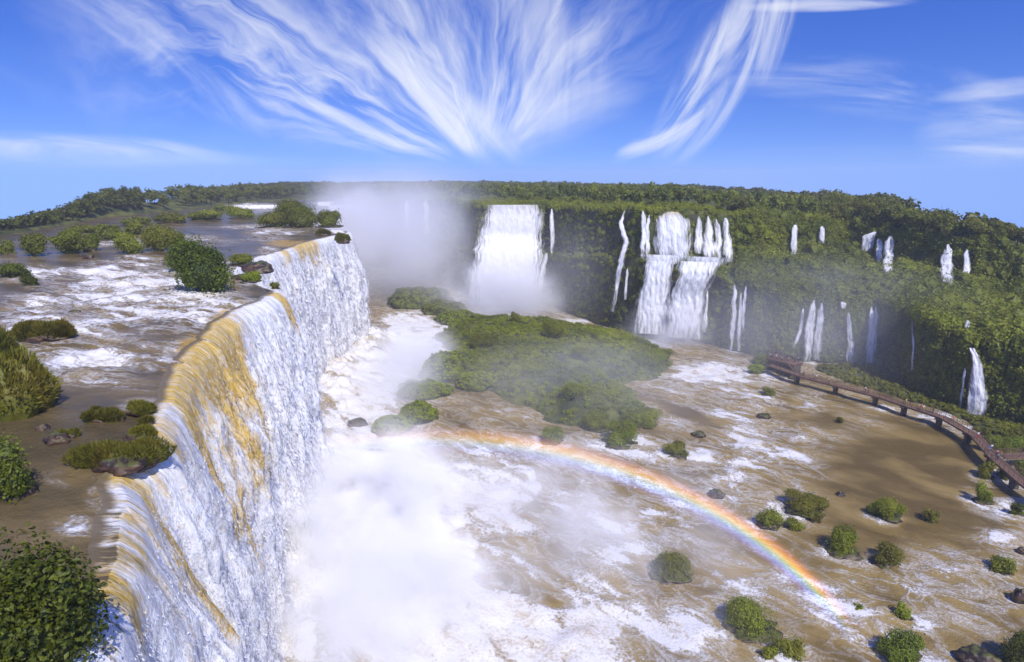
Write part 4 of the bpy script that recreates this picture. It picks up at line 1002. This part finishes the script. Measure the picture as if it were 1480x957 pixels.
crowd = [(-4.0,-1.9,'white','navy','person in white at the railed end corner of the platform'),(-4.1,-.6,'red','black','person in red at the end railing of the platform'),(-4.0,1.4,'navy','grey','person in navy at the back corner of the platform'),
         (-3.1,-2.0,'blue','black','person in blue at the front railing, end of the platform'),(-3.0,.3,'pink','grey','person in pink among the crowd at the platform end'),(-2.3,-1.1,'white','grey','person in white and grey in the middle of the crowd'),
         (-2.2,1.9,'black','navy','person in black at the back railing'),(-1.4,-2.0,'pink','navy','person in pink at the front railing'),(-1.2,.6,'grey','black','person in grey standing in the crowd'),(-.4,1.8,'navy','black','person in navy at the back railing'),
         (.2,-1.9,'white','black','person in white with black trousers at the front railing'),(.8,.4,'blue','navy','person in blue walking through the crowd'),(1.5,1.9,'red','navy','person in red at the back railing'),(1.9,-1.2,'tan','black','person in tan near the platform steps'),
         (2.8,1.0,'navy','navy','person all in navy near the platform steps'),(3.4,1.9,'white','navy','person in white at the last stretch of back railing'),(3.7,-.4,'black','black','person all in black by the platform steps')]
for i, (x, y, a, b, lab) in enumerate(crowd):
    person(pc + Vector((x * ca - y * sa, x * sa + y * ca, .125)), rp.uniform(0, 6.28), i % 3, a, b, lab, PG)
WG = 'people on the footbridge'
def on_walk(px, py, off=0.0):
    p = P(px, py, 3.9); f = min(fr1, key=lambda f: (f[0] - p).xy.length); return f[0] + f[2] * off, math.atan2(f[1].y, f[1].x)
for i, (px, py, off, a, b, lab) in enumerate([(1181,545,.2,'white','grey','person in white walking near the platform end of the footbridge'),(1197,551,-.3,'yellow','navy','person in yellow walking behind the one in white'),(1157,541,.3,'red','black','person in red just off the viewing platform'),
        (1333,588,.2,'red','red','person all in red on the middle of the footbridge'),(1336,589,-.5,'white','tan','person in white beside the one in red'),(1347,592,.3,'navy','black','person in dark clothes behind the red one'),(1384,606,.2,'orange','tan','person in orange alone before the bend'),
        (1428,645,.3,'white','navy','person in white at the bend of the footbridge'),(1432,649,-.3,'blue','grey','person in blue at the bend of the footbridge'),(1436,654,.4,'pink','black','person in pink at the fork of the footbridge'),(1245,567,.2,'white','black','person in white on the first long span of the footbridge'),(1249,568,-.3,'red','navy','person in red beside the one in white on the first long span'),(1298,583,.3,'yellow','tan','person in yellow on the middle span of the footbridge'),(1408,628,-.2,'white','red','person in white and red just before the bend'),(1170,546,-.3,'blue','tan','person in blue near the platform steps on the footbridge'),(1442,660,-.2,'grey','navy','person in grey at the fork of the footbridge')]):
    p, an = on_walk(px, py, off); person(p + Vector((0, 0, .01)), an + (1.57 if i % 2 else -1.57), i % 3, a, b, lab, WG)

# ------------------------------------------------------------------ spray, haze, rainbow
def volmat(name, dens, nscale, lo, hi, col=(.97, .97, 1.0), edge=.15, aniso=0.0, squash=1.0):
    m, g = newmat(name); oc = g.n('TexCoord').outputs['Object']; pos = g.n('NewGeometry').outputs['Position']
    rr_ = g.vm('LENGTH', oc)
    f = g.smooth(rr_, 1.0, edge)
    w = g.vm('ADD', pos, g.vm('SCALE', g.vm('SUBTRACT', g.noise(pos, nscale * .6, 2, out=1), (.5, .5, .5)), scale=.9 / nscale))
    n = g.noise(w, nscale, 4, .55)
    d = g.m('MULTIPLY', g.m('MULTIPLY', f, f), g.smooth(n, lo, hi))
    d = g.m('MULTIPLY', d, dens)
    v = g.n('VolumePrincipled', {'Color': (*col, 1), 'Density': d, 'Anisotropy': -.35}).outputs[0]
    g.out(None, v); m.cycles.volume_step_rate = .3 if dens > .5 else .6
    return m
def mist(label, c, rad, dens, nscale=.05, lo=.3, hi=.65, rz=0.0, edge=.1):
    bm = bmesh.new(); bmesh.ops.create_icosphere(bm, subdivisions=3, radius=1.0); me = bpy.data.meshes.new('mist'); bm.to_mesh(me); bm.free()
    me.materials.append(volmat('mist_air', dens, nscale, lo, hi, edge=edge)); o = link('mist', me); o.location = c; o.scale = rad; o.rotation_euler[2] = rz; tag(o, label, kind='stuff'); return o
if MIST:
    mist('white spray boiling at the foot of the curtain', (-23, 90, 2), (27, 60, 22), .5, .085, .4, .62, R(12))
    mist('pale spray drifting over the pool', (12, 98, 1), (46, 52, 15), .09, .06, .4, .64)
    mist('white spray at the foot of the far curtain', (-34, 186, 2), (24, 56, 19), .16, .05, .28, .62)
    mist('tall spray rising from the misty canyon', (-58, 330, 28), (82, 92, 56), .05, .025, .25, .65)
    mist('dense white spray at the head of the canyon', (-104, 400, 30), (42, 50, 50), .1, .03, .25, .6)
    mist('spray around the foot of the wide block of water', (-4, 282, 6), (46, 32, 28), .18, .06, .28, .62)
    mist('spray at the foot of the two tier waterfall', (60, 224, 3), (30, 18, 19), .1, .08, .28, .62)
    mist('hazy veil before the mossy cliff', (22, 262, 20), (64, 42, 42), .009, .03, .2, .7)
    mist('faint mist in front of the terraces', (105, 205, 12), (75, 62, 36), .02, .03, .2, .7)
    mist('thin veil of spray over the island', (22, 165, 6), (70, 62, 14), .016, .03, .25, .7)
if HAZE:
    bm = bmesh.new(); boxm(bm, (0, 1290, -118), (1960, 2720, 410)); me = bm_mesh('haze', bm, None)
    m, g = newmat('hazy_air'); g.out(None, g.n('VolumePrincipled', {'Color': (.9, .93, 1, 1), 'Density': .00022}).outputs[0]); me.materials.append(m)
    tag(link('haze', me), kind='stuff')
# rainbow: a bow-shaped volume emitting its own colours in place of scattered sunlight
RBY = 72.0
rb = np.array([tuple(PD(a, b, RBY)) for a, b in [(560,642),(650,636),(720,641),(800,657),(900,687),(1000,729),(1100,787),(1150,826),(1190,867),(1215,900)]])
A = np.stack([rb[:, 0], rb[:, 2], np.ones(len(rb))], 1); bb = rb[:, 0] ** 2 + rb[:, 2] ** 2
sol = np.linalg.lstsq(A, bb, rcond=None)[0]; rcx, rcz = sol[0] / 2, sol[1] / 2; rrad = math.sqrt(sol[2] + rcx ** 2 + rcz ** 2)
res = np.hypot(rb[:, 0] - rcx, rb[:, 2] - rcz) - rrad
print('rainbow circle', rcx, rcz, rrad, 'residual', np.round(res, 2))
IN, OUT, TH = rrad - 1.5, rrad + 2.0, 2.5
ang = [math.atan2(p[2] - rcz, p[0] - rcx) for p in rb]; a1, a2 = max(ang) + .2, min(ang) - .06
bm = bmesh.new(); prev = None; NS = 80; first = None
for i in range(NS + 1):
    a = a1 + (a2 - a1) * i / NS
    ring = [bm.verts.new((math.cos(a) * r_, math.sin(a) * r_, h)) for r_, h in ((IN, -TH), (OUT, -TH), (OUT, TH), (IN, TH))]
    if prev:
        for k in range(4): bm.faces.new((prev[k], prev[(k+1) % 4], ring[(k+1) % 4], ring[k]))
    else: bm.faces.new(ring)
    prev = ring
bm.faces.new(prev[::-1])
me = bm_mesh('rainbow', bm, None)
m, g = newmat('rainbow_light'); oc = g.n('TexCoord').outputs['Object']; X_ = g.xyz(oc)
rr_ = g.m('SQRT', g.m('ADD', g.m('MULTIPLY', X_[0], X_[0]), g.m('MULTIPLY', X_[1], X_[1])))
t = g.lin(rr_, IN, OUT)
rp_ = g.n('ValToRGB', {0: t}); cr = rp_.color_ramp; cr.interpolation = 'B_SPLINE'
stops = [(0, (0, 0, 0)), (.12, (.05, .02, .14)), (.24, (.12, .12, .75)), (.36, (.05, .35, .75)), (.46, (.25, .55, .3)), (.55, (.85, .65, .06)), (.66, (1.0, .32, .03)), (.78, (.45, .1, .03)), (.9, (.08, .02, .01)), (1.0, (0, 0, 0))]
while len(cr.elements) < len(stops): cr.elements.new(.5)
for e, (p_, c_) in zip(cr.elements, stops): e.position = p_; e.color = (*c_, 1)
angn = g.m('ARCTAN2', X_[1], X_[0])
fade = g.m('MULTIPLY', g.smooth(angn, a2, a2 + .22), g.smooth(angn, a1, a1 - .55))
zf = g.smooth(g.m('ABSOLUTE', X_[2]), TH, 0)
st_ = g.m('MULTIPLY', g.m('MULTIPLY', fade, zf), RAIN)
em = g.n('Emission', {'Color': rp_.outputs[0], 'Strength': st_}).outputs[0]
g.out(None, em); me.materials.append(m)
o = link('rainbow', me); o.location = (rcx, RBY, rcz); o.rotation_euler = (R(90), 0, 0); tag(o, 'bright rainbow arching through the spray over the lower river', 'rainbow')

# ------------------------------------------------------------------ light and sky
SUNDIR = Vector((.28, -.56, .78)).normalized()             # towards the sun
sun = bpy.data.lights.new('sun', 'SUN'); sun.energy = SUN; sun.angle = R(.5); sun.color = (1, .96, .9)
so = link('sun', sun); so.rotation_euler = (-SUNDIR).to_track_quat('-Z', 'Y').to_euler()
w = bpy.data.worlds.new('World'); scene.world = w; w.use_nodes = True; g = G(w.node_tree)
d = g.n('TexCoord').outputs['Generated']; dx = g.xyz(d)
zc = g.m('MAXIMUM', dx[2], .02)
sky = g.n('TexSky', {'Vector': g.comb(dx[0], dx[1], g.m('ADD', g.m('MULTIPLY', zc, 1.0), .15))}, sky_type='NISHITA', sun_disc=False,
          sun_elevation=math.asin(SUNDIR.z), sun_rotation=math.atan2(SUNDIR.x, SUNDIR.y), altitude=200, air_density=1.0, dust_density=.3, ozone_density=3.0)
base = g.n('HueSaturation', {'Hue': .528, 'Saturation': 1.36, 'Value': SKYV, 'Color': sky.outputs[0]}).outputs[0]
# cirrus: directions are read as p = x/y (sideways) and q = z/y (up) in front of the viewer
yc = g.m('MAXIMUM', dx[1], .05)
p_ = g.m('DIVIDE', dx[0], yc); q_ = g.m('DIVIDE', dx[2], yc)
front = g.smooth(dx[1], .05, .25)
def pq(px, py):
    x, f, dn = ray(px, py); return x / f, -dn / f
def patch(px, py, ang, L, Wd, streak, k, seed, lo=.42, hi=.8, warp=.25):
    """a wisp patch centred on a sky direction; ang = streak direction (deg, picture-like, up is 90); L, Wd half sizes"""
    c = pq(px, py); ca_, sa_ = math.cos(R(ang)), math.sin(R(ang))
    a = g.m('SUBTRACT', p_, c[0]); b = g.m('SUBTRACT', q_, c[1])
    u = g.m('ADD', g.m('MULTIPLY', a, ca_), g.m('MULTIPLY', b, sa_)); v = g.m('SUBTRACT', g.m('MULTIPLY', b, ca_), g.m('MULTIPLY', a, sa_))
    un = g.m('DIVIDE', u, L); vn = g.m('DIVIDE', v, Wd)
    e = g.m('ADD', g.m('POWER', g.m('ABSOLUTE', un), 2.0), g.m('POWER', g.m('ABSOLUTE', vn), 2.0))
    mask = g.smooth(e, 1.0, .0)
    n = g.noise(g.comb(g.m('MULTIPLY', u, streak * .16), g.m('MULTIPLY', g.m('ADD', v, g.m('MULTIPLY', g.m('MULTIPLY', u, u), warp)), streak), seed), 1.0, 6, .6, .6)
    return g.m('MULTIPLY', g.m('MULTIPLY', mask, g.smooth(n, lo, hi)), k)
# the fan: streaks radiating from a point low in the sky
fx, fy = pq(705, 235)
a = g.m('SUBTRACT', p_, fx); b = g.m('SUBTRACT', q_, fy - .02)
th = g.m('ARCTAN2', a, b); rd = g.m('SQRT', g.m('ADD', g.m('MULTIPLY', a, a), g.m('MULTIPLY', b, b)))
wob = g.noise(g.comb(g.m('MULTIPLY', a, 6.0), g.m('MULTIPLY', b, 6.0), 3.0), 1.0, 3)
def fan(tc, tw, r0, r1, sc, k, seed, lo=.38, hi=.78):
    tt = g.m('ADD', th, g.m('MULTIPLY', g.m('SUBTRACT', wob, .5), .3))
    m1 = g.smooth(g.m('ABSOLUTE', g.m('SUBTRACT', tt, tc)), tw, tw * .2)
    m2 = g.m('MULTIPLY', g.smooth(rd, r0 * .5, r0), g.smooth(rd, r1, r1 * .45))
    n = g.noise(g.comb(g.m('MULTIPLY', tt, sc), g.m('MULTIPLY', rd, 5.0), seed), 1.0, 6, .62, .5)
    return g.m('MULTIPLY', g.m('MULTIPLY', g.m('MULTIPLY', m1, m2), g.smooth(n, lo, hi)), k)
parts = [fan(-.6, .6, .06, .42, 6.5, .85, 1.0, .38, .78), fan(.35, .8, .10, .40, 7.5, .7, 5.0, .42, .8), patch(700,185,70,.05,.1,14,.6,41,.3,.75), patch(820,170,20,.14,.05,12,.45,42,.3,.8), fan(-1.1, .4, .1, .75, 8.0, .95, 9.0), fan(.0, 1.4, .08, .6, 6.0, .35, 14.0, .36, .8),
         patch(1030,120,62,.20,.06,26,1.15,21,.35,.72,-1.4), patch(955,195,28,.09,.022,26,1.1,22,.35,.7,-2.0), patch(1120,40,80,.09,.03,26,.9,23,.35,.75),
         patch(510,178,-24,.12,.014,22,.9,24,.3,.7), patch(240,80,-38,.2,.05,16,.55,25), patch(640,150,-42,.2,.05,22,.9,26,.33,.75),
         patch(130,222,-3,.3,.035,22,.8,27,.33,.75), patch(200,245,2,.3,.02,22,.5,37,.33,.75), patch(1260,125,-6,.28,.05,18,.55,28,.36,.8), patch(1440,200,-3,.14,.06,20,.75,29,.36,.8), patch(1200,6,2,.14,.012,20,.9,30,.3,.7),
         patch(1450,130,6,.12,.02,20,.6,31,.35,.8), patch(760,100,85,.12,.16,14,.6,32,.36,.8), patch(60,40,-30,.25,.12,9,.18,33,.3,.9), patch(1250,260,0,.5,.06,8,.15,34,.3,.9)]
tot = parts[0]
for x_ in parts[1:]: tot = g.m('ADD', tot, x_)
tot = g.m('MULTIPLY', g.m('SUBTRACT', 1.0, g.m('EXPONENT', g.m('MULTIPLY', tot, -1.15))), g.m('MULTIPLY', front, g.smooth(q_, .005, .05)))
skyc = g.mix(tot, base, tuple(CLOUD))
bg = g.n('Background', {'Color': skyc, 'Strength': .1})
wo = g.n('OutputWorld'); w.node_tree.links.new(bg.outputs[0], wo.inputs['Surface'])
w.cycles.sampling_method = 'MANUAL'; w.cycles.sample_map_resolution = 512

cam = bpy.data.cameras.new('camera'); cam.sensor_fit = 'HORIZONTAL'; cam.sensor_width = 36; cam.lens = 36 * FPX / 1480
cam.clip_end = 30000; cam.clip_start = .1
co = link('camera', cam); co.location = EYE; co.rotation_euler = (R(90) - PITCH, 0, 0); scene.camera = co

scene.render.engine = 'CYCLES'
cy = scene.cycles
cy.use_denoising = True
try: cy.denoiser = 'OPENIMAGEDENOISE'; cy.denoising_input_passes = 'RGB_ALBEDO_NORMAL'
except Exception: pass
cy.max_bounces = 6; cy.diffuse_bounces = 3; cy.glossy_bounces = 2; cy.transmission_bounces = 2; cy.volume_bounces = 4; cy.transparent_max_bounces = 12
cy.volume_step_rate = 1.0; cy.volume_max_steps = 128
cy.use_adaptive_sampling = True; cy.adaptive_threshold = .02
vs = scene.view_settings
vs.view_transform = 'Standard'; vs.look = 'None'; vs.exposure = EXPO; vs.gamma = 1; vs.use_curve_mapping = False
